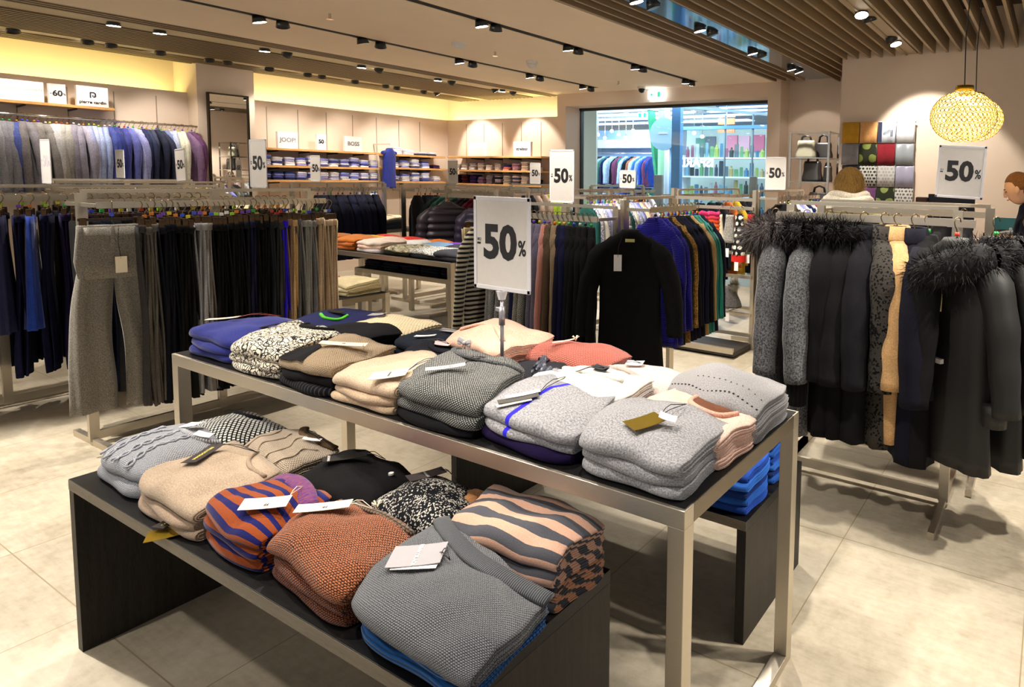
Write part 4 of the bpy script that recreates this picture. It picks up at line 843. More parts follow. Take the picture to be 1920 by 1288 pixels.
for a0 in (.18, .4, .62, .84):
    m = MB(); m.tube([fd.top(a0+.04*math.sin(b*14+a0*5), b, .0015) for b in [.02+.66*i/20 for i in range(21)]], .003, 6); m.mk('cable', CC, o, smooth=True)
s = stack([dict(h=.05, mat=fab('#141416', 'knit', '#050506', uv=True), label='black knit sweater under the gold speckled one', group=T2), dict(h=.055, mat=fab('#0e0d0f', 'sparkle', '#d9bd73', uv=True, s=.9, grad=3.2, off=-.02, hex3='#8a5a1c', t3=.12), label='black knit sweater fading to gold speckle at the front with a black tag', group=T2)], [(1.07, 1.99), (1.06, 1.66), (1.28, 1.68), (1.29, 2.02)], T2Z, 30, bulge=.035)
fd, o = s[-1]; card(fd, o, (1.17, 1.87), 0, -.6, .12, .038, TAGB, 'ROSNER', WHITEP, .010, tx=-.045, trot=-PI/2, string=(.6, .9))
MB().disc(fd.top(.85, .72, .006), .008, n=14, th=.006).mk('security_button', WHITEP, o)
GLT = fab('#101117', 'sparkle', '#b9b4ab', uv=True, s=.85)
s = stack([dict(h=.05, mat=fab('#101117', 'wool', uv=True), label='black sweater under the silver speckled one', group=T2), dict(h=.055, mat=GLT, label='black sweater with silver white speckle and a dark grey tag', group=T2)], [(1.08, 1.64), (1.085, 1.33), (1.28, 1.34), (1.285, 1.66)], T2Z, 31, bulge=.035)
fd, o = s[-1]; card(fd, o, (1.25, 1.60), 0, -.42, .105, .062, plain('charcoal tag', '#4a4244', .35), 'PENNYBLACK', WHITEP, .009, trot=-PI/2, string=(.5, .95))
# small tan and brown sweater peeking out from under the steel table
s = stack([dict(h=.09, mat=fab('#a9764a', 'wool', uv=True), label='tan sweater half hidden under the steel table, behind the striped pile', group=T2)], [(1.19, 1.48), (1.20, 1.36), (1.29, 1.36), (1.29, 1.50)], T2Z, 32)
# jeans on the box table
DN = [fab(h, 'denim', uv=True) for h in ('#1d3f8f', '#22509f', '#162c66', '#2a5cae')]
for k, (yy, xx, n) in enumerate([(1.02, 1.95, 5), (1.02, 2.2, 6)]):
    its = [dict(h=.036, mat=DN[(i+k) % 4], name='folded_jeans', cat='jeans', label='folded blue jeans, %s up in the %s pile on the low box table' % (ORD[i], ['near', 'far'][k]), group='folded jeans under the steel table', K=3) for i in range(n)]
    ss = stack(its, [(xx, yy+.16), (xx, yy-.15), (xx+.22, yy-.15), (xx+.22, yy+.16)], .443, 40+k, bulge=.01)
    fd, o = ss[1]; card(fd, o, .55, -.1, -1.4, .04, .025, TAGW, lift=.005, roll=-.9, nm='waist_label')

# ---------------------------------------------------------------- left trouser rack
ZH = 1.405
rack('steel trouser rack nearest the camera on the left, carrying a sale sign', (1.49, 4.77), (2.76, 4.77), 1.47, ZH, .2, mid=(.52,))
TG = 'trousers on the near left rack'
cols = [('#3c3a3a', 'dark grey'), ('#5a554f', 'taupe grey'), ('#5e5a55', 'taupe grey'), ('#12131c', 'midnight blue'), ('#0f1018', 'midnight blue'), ('#10121f', 'dark navy'), ('#0d0c0c', 'black velvet'), ('#100e0d', 'black velvet'), ('#141313', 'black'), ('#8d8c90', 'light grey'), ('#9b9a9d', 'pale grey'), ('#77716b', 'grey'), ('#0d0c0d', 'black'), ('#111012', 'black'), ('#0b0b0d', 'black'), ('#121214', 'black'), ('#0e0e10', 'black'), ('#101013', 'black'), ('#15161f', 'navy'), ('#1b1c38', 'navy blue'), ('#0e0e10', 'black'), ('#0c0c0e', 'black'), ('#101114', 'black'), ('#23252b', 'charcoal'), ('#2e2e31', 'dark grey denim'), ('#3a3a3c', 'dark grey'), ('#2b16d8', 'bright cobalt blue'), ('#8b6f60', 'dusty pink brown'), ('#c9a873', 'mustard cream'), ('#5f5f5e', 'mid grey'), ('#8b8a88', 'light grey'), ('#8f8e8b', 'light grey'), ('#77777a', 'grey'), ('#b29a7c', 'beige'), ('#bda78b', 'beige'), ('#b8a083', 'beige'), ('#c2ad92', 'light beige'), ('#b59c7f', 'beige')]
its = [('pants%d' % (i % 3), fab(h, 'wool'), c) for i, (h, c) in enumerate(cols)]
row(its, (1.66, 4.57, ZH), (2.80, 4.57, ZH), -.25, 'on the near left rack, camera side', TG, 'trousers', jz=.03)
o = hang('wide0', (1.55, 4.56, ZH), -PI/2-.15, fab('#8d887f', 'melange', '#57534c'), 'grey wide-leg trousers with a cream tag, facing outward at the left end of its rack', None, name='trousers', cat='trousers')
m = MB(); 
tg_ = MB().add([(.055, .045, -.30), (.055, -.005, -.30), (.055, -.005, -.39), (.055, .045, -.39), (.057, .045, -.30), (.057, -.005, -.30), (.057, -.005, -.39), (.057, .045, -.39)], [(0, 1, 2, 3), (7, 6, 5, 4), (0, 4, 5, 1), (1, 5, 6, 2), (2, 6, 7, 3), (3, 7, 4, 0)])
def kid(mb, name, mat, root, smooth=False, sub=0):
    """child mesh given in the root's local coordinates"""
    d = mb.mk(name, mat, None, smooth=smooth, origin=(0, 0, 0), sub=sub); d.parent = root; d.location = (0, 0, 0); return d
kid(tg_, 'price_tag', TAGC, o); kid(MB().tube([(.036, .02, -.13), (.05, .012, -.22), (.056, .02, -.31)], .0016, 6), 'tag_string', BLACK, o)
row([('pants%d' % (i % 3), fab(h, 'wool'), c) for i, (h, c) in enumerate([('#111113', 'black'), ('#20212a', 'charcoal'), ('#141c30', 'navy'), ('#2a2a2c', 'dark grey'), ('#0e0e0f', 'black')]*5)], (1.52, 4.97, ZH), (2.72, 4.97, ZH), -.1, 'on the near left rack, far side', 'trousers on the far side of the near left rack', 'trousers')
psign('grey minus fifty percent sign on the right half of the near left rack', (2.42, 4.77, 1.475), .21, .33, name='sale_sign')
# far-left rack with navy garments
rack('steel rack at the left edge of the photo, holding navy trousers and skirts', (.9, 5.98), (2.72, 5.98), 1.47, ZH, .2, mid=(.30, .72), feet=.55)
nv = [('#151b45', 'dark navy'), ('#1c2c7a', 'royal blue'), ('#141a3a', 'dark navy'), ('#23243a', 'slate navy'), ('#2a2c4c', 'slate blue'), ('#181a38', 'navy'), ('#25409a', 'royal blue'), ('#141634', 'dark navy'), ('#1a1436', 'violet navy'), ('#120f26', 'violet black'), ('#191430', 'violet navy'), ('#0e0f1c', 'midnight')]
row([('skirt%d' % (i % 3) if i in (1, 3, 4, 6) else 'pants%d' % (i % 3), fab(h, 'wool'), c, 'skirt' if i in (1, 3, 4, 6) else 'trousers') for i, (h, c) in enumerate((nv*2)[:21])], (1.1, 5.78, ZH), (2.6, 5.78, ZH), -.35, 'on the rack at the left edge', 'navy garments on the rack at the left edge', 'trousers')
row([('pants%d' % (i % 3), fab('#12131c', 'wool'), 'dark') for i in range(14)], (1.3, 6.18, ZH), (2.6, 6.18, ZH), -.1, 'on the far side of the left edge rack', 'dark trousers on the far side of the left edge rack', 'trousers', kids=True)
psign('pale minus fifty percent sign with washed out print on the rack at the left edge', (1.70, 5.98, 1.475), .17, .30, faint=True)
# racks further back on the left
rack('steel rack in the second row on the left, below the hanging shirts', (2.15, 7.4), (3.4, 7.4), 1.47, ZH, .2, mid=(.5,))
row([('pants%d' % (i % 3), fab(R.choice(['#15161c', '#101012', '#2b2c33', '#202846']), 'wool'), R.choice(['dark', 'charcoal', 'black'])) for i in range(26)], (2.2, 7.2, ZH), (3.35, 7.2, ZH), 0, 'on the second row rack on the left', 'trousers on the second row rack', 'trousers')
rack('steel rack in the third row on the left, close to the shirt wall', (2.5, 8.7), (3.7, 8.7), 1.47, ZH, .2, mid=(.5,))
row([('pants%d' % (i % 3), fab(R.choice(['#23242b', '#101012', '#3b3c43']), 'wool'), 'dark') for i in range(22)], (2.55, 8.5, ZH), (3.65, 8.5, ZH), 0, 'on the third row rack on the left', 'trousers on the third row rack', 'trousers', kids=False)
psign('small grey minus fifty percent sign in front of the light blue jackets', (3.05, 8.7, 1.48), .2, .30); psign('small grey minus fifty percent sign in front of the white shirts and purple ones', (3.06, 7.4, 1.475), .19, .31, tilt=.06)
# ---- wall rail with jackets and shirts
e = empty('wall_rail', (3.0, 9.7, 2.12)); tag(e, 'long chrome rail on the left wall that carries jackets and shirts', 'rail')
MB().tube([(1.2, 9.64, 2.13), (4.18, 9.64, 2.13)], .013, 10).mk('rail', CHROME, e, smooth=True)
for x in (2.2, 3.04, 3.46, 3.88): MB().bar((x, 9.64, 2.13), (x, 9.94, 2.13), .015, .02).mk('bracket', CHROME, e)
sh = [('#9c9ca6', 'grey'), ('#a3a2ab', 'light grey'), ('#90909a', 'grey'), ('#8c8b95', 'grey'), ('#5562a8', 'cornflower blue'), ('#8a8488', 'taupe grey'), ('#97929a', 'grey'), ('#8b8583', 'stone grey'), ('#a19c98', 'pale stone'), ('#938e8c', 'stone grey'), ('#c4c2c4', 'off-white'), ('#cac8c9', 'off-white'), ('#a9a6a1', 'stone'), ('#a3a09b', 'stone'), ('#8a8494', 'mauve grey'), ('#938e9e', 'mauve grey'), ('#a39eb0', 'pale mauve'), ('#9aa2c9', 'pale blue'), ('#b3bde0', 'light blue'), ('#aebbe6', 'light blue'), ('#a9b8e8', 'light blue'), ('#4f5aa6', 'blue'), ('#3d4896', 'indigo blue'), ('#36408c', 'indigo blue'), ('#4b50a0', 'blue violet'), ('#6a6fb8', 'lavender blue'), ('#9da0d6', 'lavender'), ('#a9abd8', 'lavender'), ('#2c3152', 'dark slate blue'), ('#363b58', 'dark slate blue'), ('#41455c', 'slate grey'), ('#2f3348', 'dark slate'), ('#393c50', 'dark slate'), ('#7c86b4', 'dusty blue'), ('#b4bede', 'ice blue'), ('#c3cbe6', 'ice blue'), ('#efe6cf', 'ivory'), ('#f0e8d4', 'ivory'), ('#8e6f96', 'mauve purple'), ('#714a74', 'plum'), ('#623a60', 'plum')]
row([('jacket%d' % (i % 3) if i < 17 else 'shirt%d' % (i % 3), fab(h, 'wool', s=.5), c, 'jacket' if i < 17 else 'shirt') for i, (h, c) in enumerate(sh)], (2.32, 9.64, 2.142), (4.18, 9.64, 2.142), -.12, 'on the wall rail', 'jackets and shirts on the wall rail', 'shirt', jr=.22, jz=.015)
row([('jacket%d' % (i % 3), fab('#8e8d96', 'wool', s=.5), 'grey') for i in range(3)], (2.1, 9.64, 2.142), (2.3, 9.64, 2.142), -.12, 'beyond the left edge of the wall rail', 'jackets and shirts on the wall rail', 'jacket')
def shelf(name, label, x0, x1, y0, y1, z, axis='y', brk=()):
    e = empty(name, ((x0+x1)/2, (y0+y1)/2, z-.03)); tag(e, label, 'shelf'); MB().box(x0, x1, y0, y1, z-.03, z).mk('board', OAK, e, bevel=.002)
    for b in brk:
        if axis == 'y': MB().bar((b, y1, z-.05), (b, y0+.05, z-.038), .01, .02).mk('bracket', BLACK, e)
        else: MB().bar((x1, b, z-.05), (x0+.05, b, z-.038), .01, .02).mk('bracket', BLACK, e)
    return e
shelf('wall_shelf', 'oak shelf above the jackets on the left wall, carrying brand boards', 1.2, 3.36, 9.65, 9.95, 2.28, brk=(2.62, 3.04))
def board(label, c, w_, h, lines, face='-y', mat=WHITEP, name='brand_board', ink=INK):
    """upright printed box; c = centre of bottom edge on its front face"""
    e = empty(name, c); tag(e, label, 'sign'); c = Vector(c)
    X = Vector((1, 0, 0)) if face == '-y' else Vector((0, -1, 0)); N = Vector((0, -1, 0)) if face == '-y' else Vector((-1, 0, 0)); Z = Vector((0, 0, 1))
    a = c-X*w_/2; b = c+X*w_/2-N*.05+Z*h
    MB().box(min(a.x, b.x), max(a.x, b.x), min(a.y, b.y), max(a.y, b.y), a.z, b.z).mk('board', mat, e, bevel=.002)
    for s_, sz, x, z, off in lines: text(s_, frame(c+X*x+Z*z+N*.003, X, Z), sz, ink, e, off=off)
    return e, c, X, N
board('wide white Emporio Armani brand board at the left end of the shelf above the jackets', (2.60, 9.72, 2.28), .36, .22, [('EMPORIO', .04, -.085, .13, 0), ('ARMANI', .04, .10, .13, 0)], ink=plain('faded print', '#b9b4b6', .6))
e, c, X, N = board('narrow white sixty percent board between two brand boards above the jackets', (2.89, 9.72, 2.28), .14, .22, [('60', .085, 0, .115, .003), ('-', .05, -.055, .115, .001), ('%', .035, .056, .11, .0005)])
e, c, X, N = board('white Pierre Cardin brand board on the shelf above the jackets', (3.19, 9.72, 2.28), .28, .23, [('pierre cardin', .046, 0, .05, .0012)])
m = MB(); z0 = Vector((0, 0, 1))
def P_(x, z): return c+X*x+z0*z+N*.003
m.bar(P_(-.02, .10), P_(-.02, .165), .012, .004, N); m.mk('logo_stem', INK, e)
m = MB(); pts = [P_(-.02+.0, .162), P_(.01, .162), P_(.024, .15), P_(.024, .125), P_(.012, .112), P_(0, .118), P_(.0, .13), P_(.008, .135)]; m.tube(pts, [.006, .007, .008, .008, .007, .005, .004, .003], 8); m.mk('logo_curl', INK, e, smooth=True)
# mirror on the column
e = empty('wall_mirror', (4.565, 9.68, .3)); tag(e, 'tall narrow mirror in a dark frame on the wall column', 'mirror')
t = NT('mirror glass'); MIR = t.fin((.92, .92, .9, 1), .0, 1); MB().box(4.34, 4.79, 9.672, 9.68, .35, 2.57).mk('mirror_glass', MIR, e)
FRM = steel('bronze frame', '#4b4234', .3)
for a in ((4.32, 4.34, .33, 2.59), (4.79, 4.81, .33, 2.59), (4.32, 4.81, 2.57, 2.59), (4.32, 4.81, .33, .35)): MB().box(a[0], a[1], 9.655, 9.70, a[2], a[3]).mk('frame_strip', FRM, e)

# ---- shelves with folded shirts
sL = [shelf('wall_shelf', 'oak shelf left of the waistcoat, %s of three on the left wall' % n, 4.93, 6.75, 9.62, 9.95, z, brk=(5.18, 5.62, 6.05, 6.48)) for z, n in ((1.91, 'top'), (1.665, 'middle'), (1.46, 'lowest'))]
sR = [shelf('wall_shelf', 'short oak shelf between waistcoat and corner, %s of three' % n, 6.93, 8.02, 9.62, 9.95, z, brk=(7.32, 7.74)) for z, n in ((1.90, 'top'), (1.68, 'middle'), (1.45, 'lowest'))]
sB = [shelf('wall_shelf', 'oak shelf on the back wall, %s of three' % n, 8.0, 8.35, 7.33, 9.55, z, 'x', brk=(9.0, 8.55, 8.1, 7.65)) for z, n in ((1.91, 'top'), (1.67, 'middle'), (1.43, 'lowest'))]
board('white Joop brand board on the top shelf of the left wall', (5.31, 9.66, 1.91), .28, .235, [('JOOP!', .085, 0, .12, .0015)], ink=plain('grey print', '#7c7472', .6)); board('narrow white fifty percent board between two brand boards on the left wall', (5.80, 9.66, 1.91), .14, .235, [('50', .08, -.01, .125, .003), ('%', .03, .05, .12, 0)]); board('white Boss brand board on the top shelf of the left wall', (6.30, 9.66, 1.91), .28, .235, [('BOSS', .085, 0, .12, .0015)], ink=plain('grey print2', '#5c5452', .6))
board('blank white brand board on the back wall shelf', (8.04, 8.86, 1.91), .38, .24, [], '-x'); board('white Strellson brand board on the back wall shelf', (8.04, 7.79, 1.91), .38, .24, [('strellson', .075, 0, .12, .002)], '-x')
def foldproto(seed, h=.03):
    m = MB(); f = Fold([(-.1, .1), (-.1, -.1), (.1, -.1), (.1, .1)], 0, h, seed, .004, 0, .004)
    o = f.build('folded_shirt', base, K=2, na=8); o.location = (0, 0, -30); return o
FP = [foldproto(i) for i in range(4)]
def pile(x, y, z, rz, n, cols_, where, group, w_=1.0, nm='folded_shirt', cat='shirt', h=.03):
    zz = z
    for i in range(n):
        h_, cn = cols_[i % len(cols_)]; o = FP[R.randrange(4)].copy(); o.name = nm; C.objects.link(o); o.location = (x+R.uniform(-.008, .008), y+R.uniform(-.008, .008), zz); o.rotation_euler = (0, 0, rz+R.uniform(-.07, .07)+(PI if False else 0)); o.scale = (w_*.95, w_*.85, h/.03)
        o.material_slots[0].link = 'OBJECT'; o.material_slots[0].material = fab(h_, 'plaid' if R.random() < .25 else 'wool', '#%02x%02x%02x' % tuple(int(int(h_[k:k+2], 16)*.8) for k in (1, 3, 5)), s=.4)
        tag(o, '%s %s, %s up in %s' % (cn, nm.replace('_', ' '), ORD[i], where), cat, group); zz += h
blues = [('#9aa0ee', 'lavender blue'), ('#d4d8fa', 'pale blue'), ('#6a76d0', 'blue'), ('#f0f0fa', 'white'), ('#a9acdf', 'light violet'), ('#eceaf4', 'white'), ('#3c4488', 'dark blue'), ('#dcdcf0', 'pale lilac')]
def pc(i, deep=0): q = blues[:]; random.Random(i).shuffle(q); return q[:5] if not deep else [('#26305e', 'navy'), ('#5a66b4', 'blue'), ('#7c84c8', 'blue')]
xs = [5.02+.165*i for i in range(11)]
for i, x in enumerate(xs):
    pile(x, 9.76, 1.665, -PI/2*0+PI/2, 4 if i % 4 else 5, pc(i), '%s pile, middle left-wall shelf' % ORD[i], 'shirt piles on the left wall', .78)
    pile(x, 9.76, 1.46, PI/2, 4, pc(i+30, i < 3), '%s pile, lowest left-wall shelf' % ORD[i], 'shirt piles on the left wall', .78)
for i, x in enumerate([7.05, 7.25, 7.45, 7.66, 7.88]):
    pile(x, 9.76, 1.68, PI/2, [3, 4, 5, 4, 2][i], pc(i+60) if i < 4 else [('#3a1e46', 'dark purple')], '%s pile, middle corner shelf' % ORD[i], 'shirt piles beside the corner', .85)
    pile(x, 9.76, 1.45, PI/2, [3, 4, 5, 6, 3][i], pc(i+70), '%s pile, lowest corner shelf' % ORD[i], 'shirt piles beside the corner', .85)
for i, x in enumerate([7.1, 7.32, 7.6, 7.8]): pile(x, 9.76, 1.90, PI/2, [4, 3, 2, 2][i], [('#efecf2', 'white'), ('#e4e2ee', 'white')] if i < 2 else [('#2c3048', 'dark blue'), ('#c9c9dc', 'pale grey')], '%s pile, top corner shelf' % ORD[i], 'shirt piles beside the corner', .95)
wht = [('#e9e4ee', 'white'), ('#d9d4de', 'pale grey'), ('#efe9f0', 'white'), ('#bdb6c4', 'grey lilac')]
for i in range(10):
    y = 9.43-.205*i
    pile(8.16, y, 1.67, 0, [3, 4, 4, 4, 3, 4, 3, 4, 5, 2][i], wht if i not in (6, 7) else [('#e08a92', 'coral pink'), ('#d98a96', 'pink'), ('#2b2c9c', 'cobalt blue')] if i == 6 else [('#b48ac0', 'lilac'), ('#d0b4da', 'pale lilac')], '%s pile from the corner, middle back-wall shelf' % ORD[i], 'shirt piles on the back wall', .85)
    pile(8.16, y, 1.43, 0, [5, 5, 5, 4, 5, 5, 5, 5, 5, 3][i], [[('#341834', 'dark plum'), ('#2a1430', 'dark plum')], [('#4b1c2e', 'burgundy'), ('#3a1626', 'burgundy')], [('#2c1a5c', 'deep violet'), ('#3a2470', 'violet')], [('#7a5a8c', 'mauve'), ('#94749c', 'mauve')], [('#8c86a0', 'grey lilac')], [('#2c3048', 'dark blue'), ('#a6a3c4', 'lilac grey'), ('#c4c0dc', 'pale lilac')], wht, [('#d8d6ea', 'white'), ('#5c5c8c', 'blue grey')], [('#d8d6ea', 'white')], [('#2a2430', 'dark')]][i], '%s pile from the corner, lowest back-wall shelf' % ORD[i], 'shirt piles on the back wall', .85)
# blue waistcoat on its wall arm
o = hang('shirt0', (6.84, 9.55, 2.06), -PI/2+.3, fab('#2b3484', 'wool', s=.6), 'blue sleeveless waistcoat hung on a wall arm between the shirt shelves', None, name='waistcoat', cat='waistcoat', hangm=HP, sz=.86)
m = MB(); torso(m, .76, .16, .05, 1.1, 3, sl=.02, sr=.03); me_ = m.mk('w', fab('#2b3484', 'wool', s=.6), None, smooth=True, origin=(0, 0, 0)); o.data = me_.data; bpy.data.objects.remove(me_); o.material_slots[0].link = 'DATA'
e = empty('wall_hook', (6.84, 9.7, 2.05)); tag(e, 'short chrome arm on the wall that holds the waistcoat', 'hook'); MB().bar((6.84, 9.5, 2.055), (6.84, 9.95, 2.055), .02, .02).mk('arm', CHROME, e)
# ---- suit rack and racks in front of the shelves
rack('steel rack with dark suits in front of the shirt shelves', (4.15, 7.5), (5.0, 7.5), 1.47, ZH, .2, mid=(.5,))
row([('jacket%d' % (i % 3), fab(h, 'wool'), c) for i, (h, c) in enumerate([('#16171f', 'black'), ('#0f1018', 'black'), ('#13152a', 'navy'), ('#101222', 'navy'), ('#171930', 'dark blue'), ('#131428', 'navy'), ('#1b1d38', 'dark blue'), ('#14162c', 'navy'), ('#1a1c34', 'dark blue'), ('#15172e', 'navy'), ('#121426', 'navy')])], (4.2, 7.3, ZH), (5.05, 7.3, ZH), -.3, 'on the suit rack', 'suit jackets on the rack before the shelves', 'suit jacket')
row([('shirt%d' % (i % 3), fab(h, 'wool', s=.5), c) for i, (h, c) in enumerate([('#e4e4f4', 'white'), ('#9a9ce8', 'bright lavender'), ('#e2e2f8', 'white'), ('#8c90e0', 'lavender')])], (5.15, 7.55, ZH+.0), (5.35, 7.75, ZH), -.6, 'at the right end of the suit rack', 'shirts beside the suit rack', 'shirt')
rack('short steel stand at the right end of the suit rack, holding pale shirts', (5.1, 7.72), (5.45, 7.72), 1.47, ZH, .1, sides=(-1,))
psign('small grey minus fifty percent sign in front of the blue shirt shelves', (4.42, 7.5, 1.475), .195, .30)
rack('steel rack with dark quilted jackets near the corner', (5.2, 7.0), (6.0, 7.0), 1.47, ZH, .2)
row([('puffer%d' % (i % 3) if i > 4 else 'jacket%d' % (i % 3), fab(h, 'satin' if i > 4 else 'wool'), c, 'quilted jacket' if i > 4 else 'jacket') for i, (h, c) in enumerate([('#101116', 'black'), ('#0e0f14', 'black'), ('#14161f', 'black'), ('#15161c', 'black'), ('#211b17', 'dark brown'), ('#5f635e', 'grey green'), ('#6d716c', 'grey'), ('#2a2d33', 'dark grey')])], (5.2, 6.8, ZH), (6.0, 6.8, ZH), -.35, 'on the rack near the corner', 'jackets on the rack near the corner', 'jacket')
psign('small grey minus fifty percent sign beside the corner shirt piles', (5.95, 7.0, 1.47), .19, .30)
# ---- rack row behind the big sign (runs along y)
rack('steel rack of white-hanger garments behind the big sign', (5.35, 5.1), (5.35, 6.4), 1.47, ZH, .2, mid=(.5,))
row([('knit%d' % (i % 3), fab(h, 'wool'), c) for i, (h, c) in enumerate([('#1c2a2a', 'dark green'), ('#20443c', 'deep green'), ('#1f4a40', 'deep green'), ('#243c3a', 'green'), ('#2a1f2b', 'plum'), ('#151518', 'black'), ('#5c1220', 'crimson'), ('#4a0f1c', 'crimson'), ('#181418', 'black'), ('#141416', 'black'), ('#1a1c24', 'charcoal'), ('#16161c', 'black')])], (5.15, 6.35, ZH), (5.15, 5.15, ZH), PI/2-.2, 'on the rack behind the big sign', 'garments on the rack behind the big sign', 'cardigan')
for (x, y, rz, hx, lb) in [(4.85, 5.80, -2.27, '#2a2430', 'dark aubergine quilted puffer coat with fur hood facing the camera behind the back table'), (4.92, 5.30, -2.6, '#3a3350', 'shiny dark violet quilted puffer coat half hidden behind the big sign')]:
    o = hang('puffer1', (x, y, ZH-.03), rz+PI/2*0, fab(hx, 'satin', rough=.4), lb, None, sz=1.05, name='puffer_coat')
    r = random.Random(5); m = MB()
    for i in range(500):
        t = r.uniform(0, PI); c0 = Vector((r.uniform(-.05, .05), math.cos(t)*.10, -.13-.11*math.sin(t)+.02)); d = Vector((r.gauss(0, 1), r.gauss(0, 1), r.gauss(0, 1))).normalized()*.03; q = d.cross(Vector((0, 0, 1))).normalized()*.0025
        m.add([c0-q, c0+q, c0+d], [(0, 1, 2)])
    kid(m, 'fur_trim', fur_mat('#171012', '#3b2c2a'), o)
rack('steel rack that carries the puffer coats behind the back table', (4.98, 5.2), (4.98, 5.95), 1.45, ZH-.03, .1, sides=(1, -1))
rack('steel rack far back near the window corner', (6.6, 6.6), (7.6, 6.6), 1.47, ZH, .2)
row([('knit%d' % (i % 3), fab(h, 'wool'), c) for i, (h, c) in enumerate([('#15151a', 'black'), ('#101014', 'black'), ('#a38c7e', 'beige'), ('#a8927f', 'beige'), ('#9db52c', 'lime green'), ('#a9c42e', 'lime green'), ('#14141a', 'black'), ('#141420', 'black')])], (6.6, 6.4, ZH), (7.6, 6.4, ZH), -.4, 'on the rack near the window corner', 'garments near the window corner', 'cardigan')
psign('small white minus fifty percent sign standing before the back wall shelves', (6.95, 6.48, 1.475), .2, .30)
# ---- racks in front of the window
rack('steel rack with pale patterned blouses in front of the window', (5.0, 4.2), (6.1, 4.2), 1.47, ZH, .2, mid=(.6,))
row([('shirt%d' % (i % 3), fab(h, 'floral' if i % 2 else 'wool', '#5560a8'), c) for i, (h, c) in enumerate([('#1d4c48', 'teal'), ('#d8d8cc', 'white patterned'), ('#dcd8cc', 'cream'), ('#d0d4e0', 'pale blue'), ('#aab0e0', 'blue patterned'), ('#9096e0', 'blue patterned'), ('#e0d0b0', 'cream'), ('#d89a5a', 'orange patterned'), ('#c8ccd8', 'pale'), ('#d8d4cc', 'cream')]*2)], (5.0, 4.0, ZH), (6.1, 4.0, ZH), -.5, 'on the blouse rack before the window', 'blouses before the window', 'blouse')
rack('steel rack in front of the window left part', (5.75, 3.4), (7.2, 3.4), 1.49, ZH+.02, .2)
row([('knit%d' % (i % 3), fab(h, 'wool'), c) for i, (h, c) in enumerate([('#10131c', 'black'), ('#1b1c22', 'black'), ('#b99', 'x'), ('#23262c', 'charcoal'), ('#b8622c', 'rust'), ('#c0a030', 'mustard'), ('#1a1a22', 'black'), ('#2c2c34', 'charcoal')]) if len(h) == 7], (5.8, 3.2, ZH+.02), (7.2, 3.2, ZH+.02), -.5, 'on the dark rack before the window', 'garments on the dark rack before the window', 'cardigan')
rack('steel rack further back before the window', (6.6, 5.2), (7.8, 5.2), 1.49, ZH+.02, .2)
row([('shirt%d' % (i % 3), fab(h, 'wool'), c) for i, (h, c) in enumerate([('#c8a0a0', 'pink'), ('#d0d0d0', 'white'), ('#a8b0b8', 'grey'), ('#8c2c2c', 'red'), ('#202028', 'black'), ('#b0b8c8', 'pale blue')])], (6.7, 5.0, ZH+.02), (7.7, 5.0, ZH+.02), -.5, 'on the back rack before the window', 'tops before the window', 'top')
psign('small grey fifty sign partly hidden behind the racks before the window', (5.98, 4.2, 1.475), .22, .20)
# ---- middle rack, part one along y, part two along x
rack('steel rack in the middle of the shop with long cardigans, left part', (3.4, 2.47), (3.4, 3.42), 1.41, 1.35, .2, sides=(1,), mid=(.45,))
rack('steel rack in the middle of the shop with blue and teal cardigans, right part', (3.46, 2.45), (4.06, 2.45), 1.47, 1.41, .2, sides=(-1,), post=(.03, .06))
mc = [('#8a8a88', 'knit', '#141416', 'black and white tweed')]*5+[('#1a1c40', 'wool', None, 'navy')]+[('#9a988e', 'knit', '#141416', 'black and white tweed')]*2+[('#5a5468', 'wool', None, 'grey violet'), ('#625c70', 'wool', None, 'grey violet'), ('#cf8a7e', 'rib', None, 'salmon pink'), ('#574636', 'wool', None, 'olive brown'), ('#8a7558', 'wool', None, 'sand beige'), ('#12142e', 'wool', None, 'navy blue'), ('#15173a', 'wool', None, 'navy blue'), ('#121218', 'wool', None, 'black'), ('#0d0d0f', 'wool', None, 'black'), ('#111113', 'wool', None, 'black'), ('#0e0e10', 'wool', None, 'black'), ('#131315', 'wool', None, 'black')]
row([('knit%d' % (i % 3), fab(a, b, c_), d) for i, (a, b, c_, d) in enumerate(mc)], (3.2, 3.36, 1.36), (3.2, 2.50, 1.36), PI/2+.62, 'on the middle rack, camera side', 'long cardigans on the middle rack', 'long cardigan')
o = hang('knit0', (3.17, 3.40, 1.36), PI/2-.1, fab('#b9ae98', 'stripe', '#101012', ax=2, per=.03), 'cream and black striped garment at the left end of the middle rack', None); hang('pants1', (3.16, 3.46, 1.36), PI/2-.3, fab('#b4a27c', 'wool'), 'khaki beige trousers hanging at the far left end of the middle rack', None)
o = hang('coat1', (3.17, 2.20, 1.36), PI+.55, fab('#100f10', 'wool'), 'long black cardigan with a white tag hanging face-out at the end of the middle rack', None, name='cardigan', cat='cardigan', hangm=HGY, sz=.92)
m = MB(); m.box(-.072, -.070, -.06, -.02, -.33, -.25); 
kid(MB().box(.075, .077, -.10, -.05, -.34, -.235), 'price_tag', TAGW, o); kid(MB().tube([(.05, -.05, -.12), (.075, -.07, -.18), (.077, -.075, -.25)], .0014, 6), 'tag_string', BLACK, o)
kid(MB().box(.05, .056, -.03, .03, -.155, -.135), 'neck_label', plain('neck label', '#c9c27a', .5), o)
